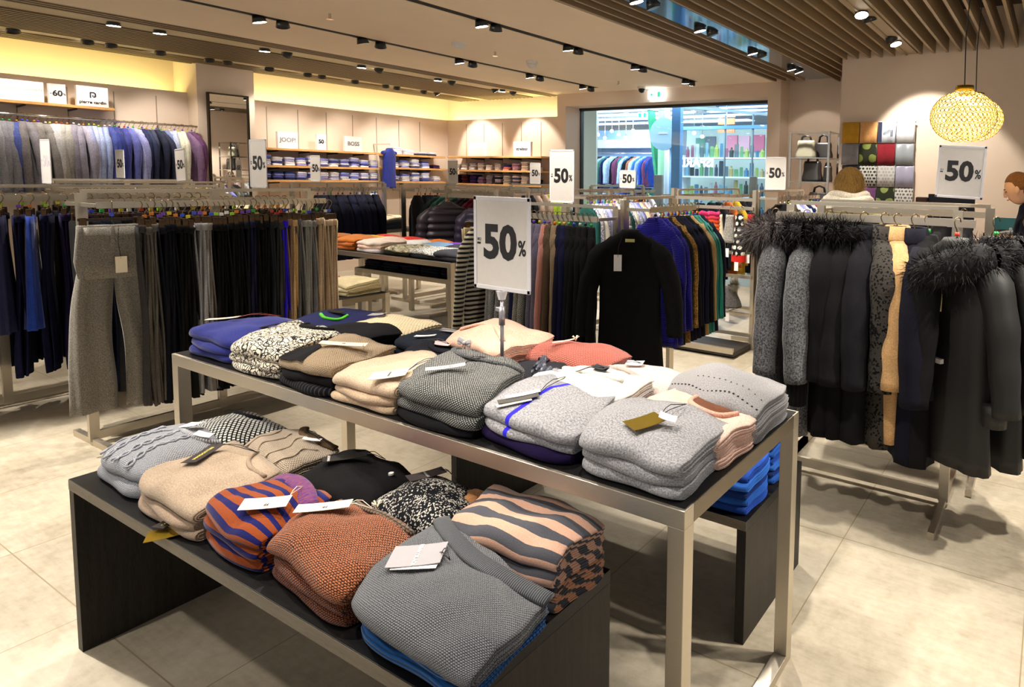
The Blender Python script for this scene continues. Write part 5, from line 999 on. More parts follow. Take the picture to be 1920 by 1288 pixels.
r2 = [('#211c8c', 'knit', '#120f50', 'cobalt blue fluffy'), ('#251f96', 'knit', '#120f50', 'cobalt blue fluffy'), ('#15151a', 'wool', None, 'black'), ('#6b4a1e', 'sparkle', '#c89a4a', 'bronze sequin'), ('#101014', 'wool', None, 'black'), ('#0f1020', 'wool', None, 'midnight'), ('#11132a', 'wool', None, 'navy'), ('#0c0c10', 'wool', None, 'black'), ('#a5875a', 'wool', None, 'camel'), ('#1c7a6c', 'rib', None, 'teal green'), ('#1f8576', 'rib', None, 'teal green'), ('#17192e', 'wool', None, 'navy')]
row([('knit%d' % (i % 3), fab(a, b, c_, s=.5 if b == 'rib' else 1), d) for i, (a, b, c_, d) in enumerate(r2)], (3.5, 2.25, 1.42), (4.1, 2.25, 1.42), -.1, 'on the right part of the middle rack', 'knits on the right part of the middle rack', 'cardigan')
psign('grey minus fifty percent sign on the middle rack, left of the window', (3.4, 2.93, 1.415), .215, .36)
# ---- hat and scarf rack
e = empty('accessory_rack', (5.5, 2.85, 0)); tag(e, 'steel rack with four bars for hats and scarves before the window', 'clothes rack')
for y in (2.42, 3.3): MB().bar((5.5, y, 0), (5.5, y, 1.5), .06, .035, (0, 1, 0)).mk('post', STEEL, e)
for z in (1.41, 1.33, .91, .69, .33, .14): MB().bar((5.46 if z != 1.41 else 5.5, 2.42, z), (5.46 if z != 1.41 else 5.5, 3.3, z), .02, .03).mk('cross_bar', STEEL, e)
MB().box(5.1, 5.5, 2.42, 3.35, .02, .06).mk('base_tray', plain('dark tray', '#2a2420', .5), e)
MB().bar((5.1, 2.42, .07), (5.1, 3.35, .07), .03, .05).mk('tray_edge', STEEL, e)
def hatt(name, label, cat, y, z, h, wt, wb, mat, hem=None, ht=.03, x=5.38, fringe=False, pom=None):
    m = MB(); rings = []
    for i in range(12):
        t = i/11; rings.append([(x+q[0], y+q[1], z-h*t) for q in oval(0, 0, wt+(wb-wt)*smooth(t), ht*(.5+t*.8), 20, 2.4, .08+.12*t, y*9)])
    m.rings(rings); o = m.mk(name, mat, None, smooth=True); tag(o, label, cat, 'hats and scarves on the accessory rack')
    MB().tube([(x, y, z+.0), (x, y, z+.05), (x+.03, y, z+.085), (x+.08, y, z+.06)], .004, 6).mk('hanger_hook', CHROME, o, smooth=True)
    MB().box(x-.012, x+.012, y-.02, y+.02, z-.03, z+.015).mk('clip', BLACK, o)
    if hem: MB().rings([[(x+q[0], y+q[1], zz) for q in oval(0, 0, wb*1.04, ht*1.4, 20, 2.4)] for zz in (z-h-.05, z-h+.01)]).mk('hem', hem, o)
    MB().box(x-.05, x-.047, y-.02, y+.02, z-h-.13, z-h-.05).mk('price_tag', TAGW, o); MB().tube([(x-.02, y, z-h+.01), (x-.048, y, z-h-.05)], .0015, 5).mk('tag_string', BLACK, o)
    return o
hatt('winter_hat', 'blue knitted hat at the left end of the accessory rack', 'hat', 3.02, 1.27, .19, .04, .09, fab('#3a4ab0', 'knit', '#20286c'))
hatt('winter_hat', 'dark red knitted hat half behind the blue one', 'hat', 3.14, 1.28, .14, .04, .07, fab('#8c1c2a', 'knit', '#5c0c18'), x=5.44)
m = MB(); o = None
for k, (hx, zz) in enumerate([('#d0286a', 1.27), ('#d8305c', 1.235), ('#e0482c', 1.2), ('#e8762a', 1.165), ('#e06a2a', 1.13), ('#cf3030', 1.095), ('#d8302a', 1.06)]):
    m = MB()
    for i in range(2):
        pts = [(5.36-.01*math.cos(t*1.0)*0+.02*math.sin(t*6)*0, 2.94-.10*i-.06+.045*math.cos(t)*(1+.12*k*.5), zz+.006*math.sin(t*3)) for t in [2*PI*j/14 for j in range(15)]]
        pts = [(5.37+.03*math.sin(2*PI*j/14), p_[1], p_[2]) for j, p_ in enumerate(pts)]; m.tube(pts, .021, 8)
    if o is None: o = m.mk('fluffy_hat', fab(hx, 'knit', '#8c1c3c'), None, smooth=True); tag(o, 'fluffy pink and orange hat with loops on the accessory rack', 'hat', 'hats and scarves on the accessory rack')
    else: m.mk('loop_band', fab(hx, 'knit', '#a83a1c'), o, smooth=True)
hatt('scarf', 'cream fluffy scarf with rolled edge on the accessory rack', 'scarf', 2.73, 1.27, .36, .03, .075, fab('#cfc3a8', 'wool'))
hatt('scarf', 'black and white tweed scarf on the accessory rack', 'scarf', 2.62, 1.27, .26, .04, .06, fab('#b5b2aa', 'melange', '#0d0d0d'))
hatt('scarf', 'white scarf with large black dots and red hem on the accessory rack', 'scarf', 2.52, 1.27, .38, .04, .068, fab('#d8d4c8', 'dots', '#101012', per=.055, rot=0, round=1), hem=fab('#c8261c', 'wool'))
hatt('winter_hat', 'plain red knitted hat at the right end of the accessory rack', 'hat', 2.44, 1.28, .32, .03, .07, fab('#a31a20', 'wool'), x=5.45)
hatt('winter_hat', 'fluffy grey marl bobble hat hanging on the second lowest bar', 'hat', 2.60, .60, .19, .05, .115, fab('#6c6968', 'melange', '#1c1a1a'), ht=.06)
o = bpy.data.objects[-1] if False else None
r = random.Random(2); m = MB()
for i in range(700):
    d = Vector((r.gauss(0, 1), r.gauss(0, 1), r.gauss(0, 1))).normalized(); c0 = Vector((5.36, 2.55, .62))+d*.02; q = d.cross(Vector((0, 0, 1))).normalized()*.003; m.add([c0-q, c0+q, c0+d*.05], [(0, 1, 2)])
pm = m.mk('pompom', fur_mat('#3b3532', '#b8b09c'), None)
for ob in list(C.objects):
    if ob.get('label', '').startswith('fluffy grey marl bobble'):
        pm.parent = ob; pm.location = pm.location-WL[ob.name] if False else Vector(WL[pm.name])-WL[ob.name]
hatt('winter_hat', 'black knitted hat on the second lowest bar, left of the bobble hat', 'hat', 2.95, .6, .2, .05, .11, fab('#141318', 'knit', '#050506'), ht=.05)
hatt('winter_hat', 'black scarf bundle on the middle bar of the accessory rack', 'hat', 2.78, .86, .16, .05, .12, fab('#17151a', 'wool'), ht=.05); hatt('winter_hat', 'black beret on the middle bar at the left of the accessory rack', 'hat', 3.05, .86, .17, .05, .12, fab('#121117', 'wool'), ht=.05)
# ---- rack right of the window (white hangers)
rack('steel rack with white hangers between accessory rack and alcove', (5.75, 2.5), (7.0, 2.5), 1.5, 1.44, .2, sides=(-1,))
row([('coat%d' % (i % 3) if i < 2 else 'knit%d' % (i % 3), fab(h, 'wool'), c) for i, (h, c) in enumerate([('#141318', 'black'), ('#1c1c20', 'black'), ('#3a342c', 'dark olive'), ('#e4e0ea', 'white'), ('#8a8ce0', 'periwinkle'), ('#e2e0e8', 'white'), ('#1c2858', 'navy'), ('#e0dcd8', 'white'), ('#b8304c', 'raspberry'), ('#22305c', 'navy'), ('#c42a58', 'raspberry')])], (5.8, 2.3, 1.445), (7.0, 2.3, 1.445), -.3, 'on the white-hanger rack', 'tops on the white-hanger rack', 'top')
psign('pale lilac minus fifty percent sign on the white-hanger rack right of the window', (6.1, 2.47, 1.5), .225, .33)

# ---------------------------------------------------------------- coat rack on the right
e = rack('steel coat rack on the right, nearest the camera', (3.33, .40), (3.33, 1.25), 1.49, 1.44, .2, sides=(1,), post=(.03, .045), feet=.75)
MB().bar((3.13, .3, 1.42), (3.13, .42, 1.42), .008, .036).mk('hanging_bar', STEEL, e)
rack('steel coat rack standing directly behind the nearest one', (3.85, .30), (3.85, 1.25), 1.49, 1.44, .2, sides=(-1, ), feet=.75)
BLKC = fab('#121113', 'wool'); NVC = fab('#11111d', 'wool'); PARKA = fab('#131110', 'satin', rough=.6); CAMEL = fab('#c39a69', 'wool'); GMEL = fab('#6a6a6e', 'melange', '#2c2c30'); AST = fab('#3a3632', 'sparkle', '#0b0a0a', s=.35); BOUC = fab('#2a2827', 'knit', '#070707', s=.6)
FURB = fur_mat('#050405', '#1a1719'); FURG = fur_mat('#231e20', '#77706f')
def fur(root, n=3200, rad=.11, z=-.12, length=.045, mat=FURB, sx=.65, drop=.16, seed=1, hood=0):
    r = random.Random(seed); m = MB()
    for i in range(n):
        t = r.uniform(0, 2*PI); u = r.uniform(0, 2*PI); rr = .050+hood*.018
        c0 = Vector((math.sin(t)*rad*sx, math.cos(t)*rad, z-drop*.5*(1-math.cos(t*1.0))*.35)); nrm = Vector((math.sin(t)*sx, math.cos(t), 0)).normalized()
        d = (nrm*math.cos(u)+Vector((0, 0, 1))*math.sin(u)); b = c0+d*rr; l = length*r.uniform(.6, 1.25); g = (d*.8+Vector((r.gauss(0, .35), r.gauss(0, .35), -.45+r.gauss(0, .25)))).normalized()
        q = g.cross(Vector((r.gauss(0, 1), r.gauss(0, 1), r.gauss(0, 1)))).normalized()*.0016
        tip = b+g*l; mid = b+g*l*.5+Vector((0, 0, .003))
        m.add([b-q, b+q, mid+q*.8, mid-q*.8, tip], [(0, 1, 2, 3), (3, 2, 4)])
    o = kid(m, 'fur_collar', mat, root)
    core = MB(); core.tube([(math.sin(t)*rad*sx, math.cos(t)*rad, z-drop*.5*(1-math.cos(t))*.35) for t in [2*PI*k/20 for k in range(21)]], .050+hood*.016, 10, False); kid(core, 'fur_core', mat, root, smooth=True)
    return o
XR = 3.13; ZR = 1.445
def coat(key, y, mat, lb, rz=PI/2, sz=1.0, x=XR, ring=None, nm='coat', dz=0, tilt=0):
    return hang(key, (x, y, ZR-dz), rz, mat, lb, 'coats on the right-hand rack', tilt, ringm=ring, cat='coat', sz=sz, name=nm)
AST2 = fab('#77777a', 'melange', '#2a2a2c', s=.55)
o = coat('coat0', 1.26, fab('#77777a', 'melange', '#2a2a2c', s=.55), 'grey boucle coat with brown-black fur collar, leftmost on the coat rack', PI/2+.3, 1.0); fur(o, 4200, .14, -.10, .07, FURG, .8, .24, 1)
o = coat('coat1', 1.09, AST2, 'grey boucle coat with black fur collar and dark cuffs, second on the coat rack', PI/2+.25, 1.02); fur(o, 4000, .14, -.10, .065, FURB, .8, .24, 2)
CUFF = fab('#17161a', 'rib', s=.4)
def cuffs(o, key, mat, z0=-.085, sl=.60, drop=.065, sw=.205, L=.12):
    for s_ in (-1, 1):
        m = MB(); m.tube([(0, s_*(sw*.86+.055+.01), z0-drop-.028-sl-L), (0, s_*(sw*.86+.055+.008), z0-drop-.028-sl+.03)], [.048, .052], 12); kid(m, 'cuff', mat, o, smooth=True)
cuffs(o, '', CUFF)
o = coat('coat2', .97, BLKC, 'black coat with black fur collar, third from the left on the coat rack', PI/2+.2); fur(o, 3400, .13, -.10, .06, FURB, .8, .22, 3)
kid(MB().disc((.12, .19, -.62), .013, (1, .3, 0), 14, .006), 'security_button', WHITEP, o)
o = coat('coat0', .90, BLKC, 'black coat with black fur collar, fourth from the left on the coat rack', PI/2+.2); fur(o, 2400, .11, -.10, .055, FURB, .8, .2, 4)
def collar(o, mat, w_=.075, hgt=.06, z=-.10):
    m = MB(); rs = []
    for k, (zz, s_) in enumerate(((z+.045, .85), (z+.05, 1.0), (z-.01, 1.3), (z-.025, 1.35), (z-.03, 1.1))): rs.append(oval(0, zz, w_*s_, w_*.75*s_, 20, 2.2))
    m.rings(rs, True, False); kid(m, 'collar', mat, o, smooth=True)
o = coat('coat1', .80, fab('#17161b', 'wool'), 'plain charcoal black wool coat with turned-down collar on the coat rack', PI/2+.2, ring=RINGC[4]); collar(o, fab('#17161b', 'wool'))
o = coat('coat2', .70, AST, 'black curly astrakhan coat between charcoal and camel coats', PI/2+.25, ring=RINGC[1]); collar(o, AST)
o = coat('coat0', .64, CAMEL, 'camel wool coat with wide collar on the coat rack', PI/2+.25, .97, ring=RINGC[7]); collar(o, CAMEL)
o = coat('coat1', .56, NVC, 'midnight navy wool coat right of the camel coat', PI/2+.25, 1.04, ring=RINGC[2]); collar(o, NVC)
o = coat('coat2', .50, BLKC, 'black wool coat between the navy coat and the parka', PI/2+.1, 1.04)
o = coat('coat0', .36, PARKA, 'black parka with large fur hood, white security tag and cream ticket', PI/2+.95, 1.0, x=3.0, nm='parka')
fur(o, 4200, .15, -.16, .05, FURB, .95, .42, 7, hood=1.6)
kid(MB().box(.085, .105, -.02, .04, -.62, -.60).box(.088, .104, -.035, -.01, -.622, -.595), 'security_tag', WHITEP, o)
kid(MB().bar((.075, .0, -.27), (.08, .0, -.38), .003, .012).bar((.08, 0, -.34), (.082, 0, -.40), .004, .018), 'cream_ticket', plain('pale yellow ticket', '#e3cf8e', .5), o)
kid(MB().bar((.10, -.10, -.47), (.10, .06, -.52), .004, .012), 'waist_seam', BLACK, o); kid(MB().disc((.11, -.02, -.68), .008, (1, 0, 0), 12, .006), 'snap_button', CHROME, o); kid(MB().bar((.1, -.04, -.66), (.1, -.01, -.80), .01, .045), 'strap', PARKA, o)
cuffs(o, '', PARKA, L=.06)
o = coat('coat1', .22, PARKA, 'black parka with fur-trimmed hood, second from the right end of the coat rack', PI/2+.7, 1.02, x=3.2, nm='parka'); fur(o, 3200, .14, -.15, .05, FURB, .9, .42, 8, hood=1.4)
o = coat('coat2', .10, PARKA, 'black parka at the right end of the coat rack, cut by the photo edge', PI/2+.5, .98, x=3.28, nm='parka'); cuffs(o, '', PARKA, L=.05)
row([('coat%d' % (i % 3), fab(h, 'wool'), c) for i, (h, c) in enumerate([('#121214', 'black'), ('#0e0e10', 'black'), ('#141416', 'black'), ('#121216', 'black'), ('#101012', 'black'), ('#0f0f12', 'black')])], (4.07-.0, 1.2, ZR), (4.07-.0, .4, ZR), PI/2, 'on the second coat rack, far side', 'coats on the rack behind', 'coat')
psign('grey minus fifty percent sign on the coat rack below the golden globe lamp, tilted', (3.50, .425, 1.525), .225, .265, tilt=-.04)
# ---- golden globe pendants
def globe(x, y, z, r, lb):
    e = empty('pendant_lamp', (x, y, z-r*.8)); tag(e, lb, 'pendant lamp', 'golden globe pendant lamps')
    gm = plain('golden glass beads', '#f3d98c', .2, .35); rr = .010; nr = 13
    for a in range(nr):
        ph = -1.2+2.35*a/(nr-1); zz = z+math.sin(ph)*r*.82; rad = math.cos(ph)*r; n = max(8, int(2*PI*rad/.030)); m = MB()
        for i in range(n):
            t = 2*PI*(i+.5*(a % 2))/n; c = Vector((x+math.cos(t)*rad, y+math.sin(t)*rad, zz)); nn = Vector((math.cos(t)*math.cos(ph), math.sin(t)*math.cos(ph), math.sin(ph)))
            u = nn.cross(Vector((0, 0, 1))).normalized(); v = u.cross(nn)
            m.tube([c+u*math.cos(q)*.0145+v*math.sin(q)*.0145 for q in [2*PI*k/7 for k in range(8)]], .0026, 5, False)
        m.mk('bead_ring', gm, e, smooth=True)
    MB().tube([(x, y, z+r*.80), (x, y, z+r*.80+.035)], [.055, .055], 18).mk('cap', plain('brass cap', '#b08c28', .3, .8), e, smooth=True)
    MB().tube([(x, y, z+r*.62), (x, y, z+r*.80)], [.035, .03], 14).mk('socket', plain('brass cap', '#b08c28', .3, .8), e); MB().disc((x, y, z+r*.60), .045, n=18, th=.01).mk('bulb', plain('warm bulb', '#fff1cc', .3, emit=12), e)
    MB().tube([(x, y, z+r*.8), (x+.003, y+.008, z+.5), (x, y-.004, z+.75), (x+.004, y, 3.34)], .0035, 6).mk('cable', BLACK, e)
    lamp('POINT', (x, y, z+r*.3), 6.5, (1, .86, .58), size=.04, name='pendant_light')
globe(4.4, .53, 2.02, .195, 'golden bead globe pendant lamp, the nearer of two'); globe(4.95, .52, 2.05, .185, 'golden bead globe pendant lamp, the farther of two')
# ---- scarves on the right wall
cols_ = [[('#b8892a', 'mustard gold', 'wool', None), ('#dca46a', 'apricot', 'wool', None), ('#c8d0dc', 'white and navy printed', 'satin', None), ('#c4c8ce', 'silver white', 'satin', None)],
         [('#7e7c80', 'grey', 'wool', None), ('#26281c', 'dark olive with green dots', 'dots', '#6f7a3c'), ('#7a1f28', 'wine red', 'wool', None), ('#82888e', 'silver grey', 'satin', None)],
         [('#22222e', 'dark slate', 'wool', None), ('#a5a39c', 'grey and black patterned', 'dots', '#2c2c30'), ('#a9a7a6', 'pale grey patterned', 'dots', '#8f8d8c'), ('#8c8aa0', 'lilac grey', 'satin', None)],
         [('#22222c', 'dark', 'wool', None), ('#5c3a5c', 'purple', 'wool', None), ('#23281c', 'dark green with large dots', 'dots', '#76804a'), ('#b0aea8', 'white and grey honeycomb', 'dots', '#55555a')]]
e0 = empty('scarf_rail', (7.13, 1.7, 1.1)); tag(e0, 'tall wall panel with four rails that carries folded scarves', 'rail')
for k in range(4): MB().bar((7.10, 2.1, 2.235-.235*k), (7.10, 1.31, 2.235-.235*k), .012, .012).mk('rail', CHROME, e0)
for i in range(4):
    for j in range(4):
        hx, cn, kd, h2 = cols_[i][j]; y1 = 2.09-.195*j-(.01 if i > 1 else 0); y0 = y1-.185; zt = 2.245-.235*i; m = MB(); rs = []
        for a in range(15):
            t = a/14; yy = y1+(y0-y1)*t; f = .004*math.sin(t*11+i+j)
            rs.append([(7.075+f, yy, zt-.225), (7.072+f*1.5, yy, zt-.12), (7.078+f, yy, zt-.01), (7.088, yy, zt+.004), (7.105, yy, zt), (7.112, yy, zt-.02), (7.112, yy, zt-.2), (7.10, yy, zt-.225)])
        m.rings(rs); kw = dict(per=.14, rot=0, round=1) if 'dots' in cn else dict(per=.035, rot=0, round=1)
        mt = fab(h2, kd, hx, **kw) if kd == 'dots' else fab(hx, kd)
        o = m.mk('folded_scarf', mt, None, smooth=True); tag(o, '%s scarf, %s from the left, %s row of the wall display' % (cn, ORD[j], ['top', 'second', 'third', 'lowest'][i]), 'scarf', 'scarves on the wall display')
        if (i, j) == (0, 2):
            nv_ = plain('navy print', '#1c2444', .6); MB().box(7.066, 7.069, y1-.045, y1-.005, zt-.22, zt-.005).mk('navy_band', nv_, o)
            for q in range(6): MB().box(7.064, 7.067, y1-.06-.012*q-.006, y1-.06-.012*q, zt-.14+.006*q, zt-.115+.006*q).mk('stair_mark', nv_, o)
            for q in range(2): MB().box(7.064, 7.067, y1-.145-.014*q, y1-.137-.014*q, zt-.16, zt-.09).mk('bar_mark', nv_, o)
# ---- bag shelf in the alcove
e = empty('bag_shelf', (7.9, 2.72, 0)); tag(e, 'tall open chrome shelf with bags in the alcove', 'shelf')
for x in (7.75, 8.15):
    for y in (2.45, 2.95): MB().bar((x, y, 0), (x, y, 2.21), .025, .025).mk('post', CHROME, e)
for z in (2.2, 1.88, 1.58, 1.25, .9, .5):
    for a, b in (((7.75, 2.45), (7.75, 2.95)), ((8.15, 2.45), (8.15, 2.95)), ((7.75, 2.45), (8.15, 2.45)), ((7.75, 2.95), (8.15, 2.95))): MB().bar((*a, z), (*b, z), .02, .015).mk('shelf_bar', CHROME, e)
    if z < 2.1: MB().box(7.76, 8.14, 2.46, 2.94, z-.004, z+.004).mk('glass_shelf', glass_mat('clear acrylic'), e)
def bag(x, y, z, w_, h, d, mat, lb, hd=.1, hm=None):
    m = MB(); rs = []
    for i in range(9):
        t = i/8; rs.append([(x+q[0], y+q[1], z+h*t) for q in oval(0, 0, w_/2*(1-.22*t**2+.05*math.sin(t*9)), d/2*(1-.45*t), 24, 3, .06, 3)])
    m.rings(rs); o = m.mk('handbag', mat, None, smooth=True); tag(o, lb, 'bag', 'bags in the alcove')
    for k in (-1, 1): MB().tube([(x+k*d*.15, y-w_*.25, z+h*.95), (x+k*d*.15, y-w_*.2, z+h+hd*.7), (x+k*d*.15, y, z+h+hd), (x+k*d*.15, y+w_*.2, z+h+hd*.7), (x+k*d*.15, y+w_*.25, z+h*.95)], .009, 8).mk('handle', hm or BLACK, o, smooth=True)
LEA = fab('#1a1718', 'satin'); bag(7.86, 2.78, 1.885, .26, .22, .12, fab('#7f7c6c', 'satin'), 'grey-olive handbag on the upper shelf of the bag stand', .06); bag(8.0, 2.6, 1.885, .24, .2, .12, LEA, 'black handbag behind the olive one on the upper shelf'); bag(7.9, 2.7, 1.585, .26, .26, .12, LEA, 'black shiny handbag on the second shelf of the bag stand', .14); bag(7.9, 2.5, 1.585, .12, .2, .08, BLACK, 'small black bag at the right end of the second shelf', .05); bag(7.9, 2.6, 1.255, .3, .2, .14, LEA, 'black handbag on the third shelf of the bag stand', .08)
# ---- counter, screen, clothes pile behind the coats
e = empty('service_counter', (6.55, .35, 0)); tag(e, 'pale service counter in front of the right wall', 'counter'); MB().box(6.2, 6.9, -.9, 1.2, 0, 1.02).mk('body', plain('counter front', '#b98a55', .5), e); MB().box(6.15, 6.95, -.95, 1.25, 1.02, 1.06).mk('worktop', plain('counter top', '#d8cdbd', .3), e, bevel=.004)
e = empty('till_screen', (6.3, .85, 1.06)); tag(e, 'dark navy till screen on the counter behind the sale sign', 'screen'); MB().bar((6.3, .85, 1.06), (6.3, .85, 1.2), .06, .03).mk('stand', BLACK, e); MB().box(6.27, 6.31, .62, 1.02, 1.18, 1.50).mk('screen', plain('navy screen', '#14162c', .3), e, bevel=.004); MB().box(6.2, 6.3, 1.02, 1.12, 1.40, 1.47).mk('scanner', plain('dark red housing', '#3a1a14', .4), e, bevel=.01)
box('blue_panel', 6.45, 6.47, .22, .48, 1.10, 1.30, plain('petrol blue plastic', '#3f8c9c', .4), None); tag(bpy.data.objects['blue_panel'], 'petrol blue upright folder on the counter', 'folder')
for i in range(7):
    m = MB(); rs = []; 
    for k in range(14):
        t = k/13; rs.append([(6.25+.03*math.sin(t*5+i)+q[0]*.35+.03*i, .55-.5*t, 1.07+.012*i+q[1]*.2+.02*math.sin(t*7+i)+.05*t) for q in [(.1*math.cos(a_), .1*math.sin(a_)) for a_ in [2*PI*z_/10 for z_ in range(10)]]])
    m.rings(rs); o = m.mk('crumpled_garment', fab(['#9a9894', '#c8c4bc', '#87847f', '#b8b4ae', '#6f6c68', '#a8a49e', '#2a2828'][i], 'wool'), None, smooth=True); tag(o, '%s garment, %s from the bottom of the loose heap on the counter' % (['grey', 'off-white', 'dark grey', 'pale grey', 'slate grey', 'light grey', 'black'][i], ORD[i]), 'clothes', 'loose heap of clothes on the counter')
m = MB(); m.tube([(5.9+0*t, .05+.085*math.cos(2*PI*t/24), 1.22+.028*math.sin(2*PI*t/24)) for t in range(25)], .008, 8, False); o = m.mk('white_ring_handle', WHITEP, None, smooth=True); tag(o, 'white oval ring hanging at the counter beside the saleswoman', 'ring')
e = empty('wooden_box', (6.0, .2, 0)); tag(e, 'light wooden display plinth between coat rack and counter', 'plinth'); MB().box(5.75, 6.1, .13, .42, 0, 1.17).mk('body', OAK, e, bevel=.004)

# ---------------------------------------------------------------- people
SKIN = plain('skin', '#dba98a', .5); SKIN2 = plain('skin', '#dba98a', .5)
def skinned(name, pts, edges, mat, parent, root=0, sub=2):
    me = bpy.data.meshes.new(name); o0 = WL[parent.name] if parent else Vector(); me.from_pydata([tuple(Vector(p[:3])-o0) for p in pts], edges, []); o = bpy.data.objects.new(name, me); C.objects.link(o); WL[o.name] = Vector(o0)
    if parent: o.parent = parent
    sm = o.modifiers.new('skin', 'SKIN'); sm.use_smooth_shade = True
    for i, p in enumerate(pts):
        v = me.skin_vertices[0].data[i]; v.radius = (p[3], p[4] if len(p) > 4 else p[3]); v.use_root = (i == root)
    ss = o.modifiers.new('subsurf', 'SUBSURF'); ss.levels = sub; ss.render_levels = sub; me.materials.append(mat)
    dg = bpy.context.evaluated_depsgraph_get(); m2 = bpy.data.meshes.new_from_object(o.evaluated_get(dg)); o.modifiers.clear(); o.data = m2
    m2.polygons.foreach_set('use_smooth', [True]*len(m2.polygons)); return o
def blob(name, c, rx, ry, rz_, mat, parent, M=None, n=24, m_=16, f=None):
    mb = MB(); rings = []
    for i in range(1, m_):
        ph = PI*i/m_; r_ = []
        for k in range(n):
            t = 2*PI*k/n; q = Vector((rx*math.sin(ph)*math.cos(t), ry*math.sin(ph)*math.sin(t), rz_*math.cos(ph)))
            if f: q = f(q)
            if M: q = M @ q
            r_.append(tuple(Vector(c)+q))
        rings.append(r_)
    mb.rings(rings); return mb.mk(name, mat, parent, smooth=True)
# saleswoman at the right edge: faces left (towards +y), looks down
PX0, PY0 = 5.45, .13
pe = empty('person', (PX0, PY0, 0)); tag(pe, 'saleswoman in a dark navy top with brown hair in a bun, looking down', 'person')
TOP = fab('#121424', 'wool')
def V(x, y, z, *r): return (PX0+x, PY0+y, z, *r)
pts = [V(0, -.03, .98, .13, .15), V(0, -.02, 1.12, .11, .14), V(0, 0, 1.26, .115, .155), V(0, .03, 1.36, .09, .14), V(0, .045, 1.42, .05, .055), V(0, .065, 1.47, .045, .05),
       V(-.17, .02, 1.34, .058), V(-.20, .05, 1.20, .045), V(-.21, .12, 1.06, .038), V(-.19, .24, 1.10, .032), V(-.18, .33, 1.13, .024),
       V(.17, .02, 1.34, .058), V(.20, .05, 1.20, .045), V(.20, .12, 1.06, .038), V(.17, .24, 1.12, .032), V(.15, .33, 1.15, .024),
       V(-.09, -.03, .85, .09), V(-.1, -.02, .5, .065), V(-.1, -.04, .1, .045), V(.09, -.03, .85, .09), V(.1, -.02, .5, .065), V(.1, -.04, .1, .045)]
ed = [(0, 1), (1, 2), (2, 3), (3, 4), (4, 5), (3, 6), (6, 7), (7, 8), (8, 9), (9, 10), (3, 11), (11, 12), (12, 13), (13, 14), (14, 15), (0, 16), (16, 17), (17, 18), (0, 19), (19, 20), (20, 21)]
skinned('body', pts, ed, TOP, pe)
hc = Vector((PX0, PY0+.115, 1.565)); HM = Matrix.Rotation(-.42, 3, 'X')      # head pitched forward (down) about x
def headf(q):   # +y is the face
    if q.y > 0: q = Vector((q.x*(1-.12*q.y/.1), q.y*(.97 if q.z > 0 else .93), q.z))
    if q.z < -.04: q = Vector((q.x*.82, q.y*.9+.012, q.z))
    return q
blob('head', hc, .072, .092, .115, SKIN, pe, HM, f=headf)
def hp(x, y, z): return hc+HM @ Vector((x, y, z))
MB().tube([hp(0, .085, .03), hp(0, .098, .0), hp(0, .101, -.018), hp(0, .088, -.026)], [.005, .008, .010, .007], 8).mk('nose', SKIN, pe, smooth=True)
MB().tube([hp(-.022, .084, -.052), hp(0, .092, -.050), hp(.022, .084, -.052)], [.003, .006, .003], 8).mk('lips', plain('lips', '#b3625a', .4), pe, smooth=True)
for s_ in (-1, 1):
    blob('eye', hp(s_*.03, .078, .012), .012, .008, .006, plain('closed eyelid', '#8a6652', .5), pe); MB().tube([hp(s_*.045, .077, .03), hp(s_*.03, .086, .034), hp(s_*.014, .088, .03)], .003, 6).mk('eyebrow', plain('eyebrow', '#4b2f1c', .6), pe)
    blob('ear', hp(s_*.072, -.0, -.002), .010, .018, .030, SKIN, pe)
HAIR = fab('#7d532e', 'wool', s=.5)
def hairf(q):
    if q.y > .02 and q.z < .055: q = Vector((q.x*.86, min(q.y, .035), q.z))
    if q.z < -.03: q = Vector((q.x*(.8 if q.y > -.02 else .97), q.y*.97-.006, q.z*.8))
    return q
blob('hair', hc+HM @ Vector((0, -.016, .018)), .081, .098, .115, HAIR, pe, HM, f=hairf); blob('hair_bun', hp(0, -.105, .07), .042, .04, .04, HAIR, pe)
def hand(wrist, dr, up, parent, side, s_=1.0, mat=SKIN, curl=.5, nm='hand'):
    wrist, dr, up = Vector(wrist), Vector(dr).normalized(), Vector(up).normalized(); sd = dr.cross(up).normalized()*side
    pts = [(*wrist, .024), (*(wrist+dr*.045*s_), .026, .015), (*(wrist+dr*.078*s_), .034, .013)]; ed = [(0, 1), (1, 2)]
    for k, (off, L, r_) in enumerate(((-.027, .072, .0085), (-.009, .08, .009), (.009, .076, .0088), (.026, .06, .0075))):
        b = wrist+dr*.088*s_+sd*off*s_; i0 = len(pts); c = curl*(1+.12*k)
        p1 = b; p2 = b+(dr*math.cos(c*.5)-up*math.sin(c*.5))*L*.45*s_; p3 = p2+(dr*math.cos(c*1.3)-up*math.sin(c*1.3))*L*.32*s_; p4 = p3+(dr*math.cos(c*1.9)-up*math.sin(c*1.9))*L*.25*s_
        pts += [(*p1, r_*1.05), (*p2, r_), (*p3, r_*.9), (*p4, r_*.75)]; ed += [(2, i0), (i0, i0+1), (i0+1, i0+2), (i0+2, i0+3)]
    i0 = len(pts); b = wrist+dr*.03*s_-sd*.026*s_; pts += [(*b, .013), (*(b+(dr*.6-sd*.8).normalized()*.035*s_), .011), (*(b+(dr*.75-sd*.6).normalized()*.062*s_), .0085)]; ed += [(1, i0), (i0, i0+1), (i0+1, i0+2)]
    return skinned(nm, pts, ed, mat, parent, 0, 1)
for s_ in (-1, 1): blob('shoe', V(s_*.1, .03, .045)[:3], .05, .12, .045, BLACK, pe)
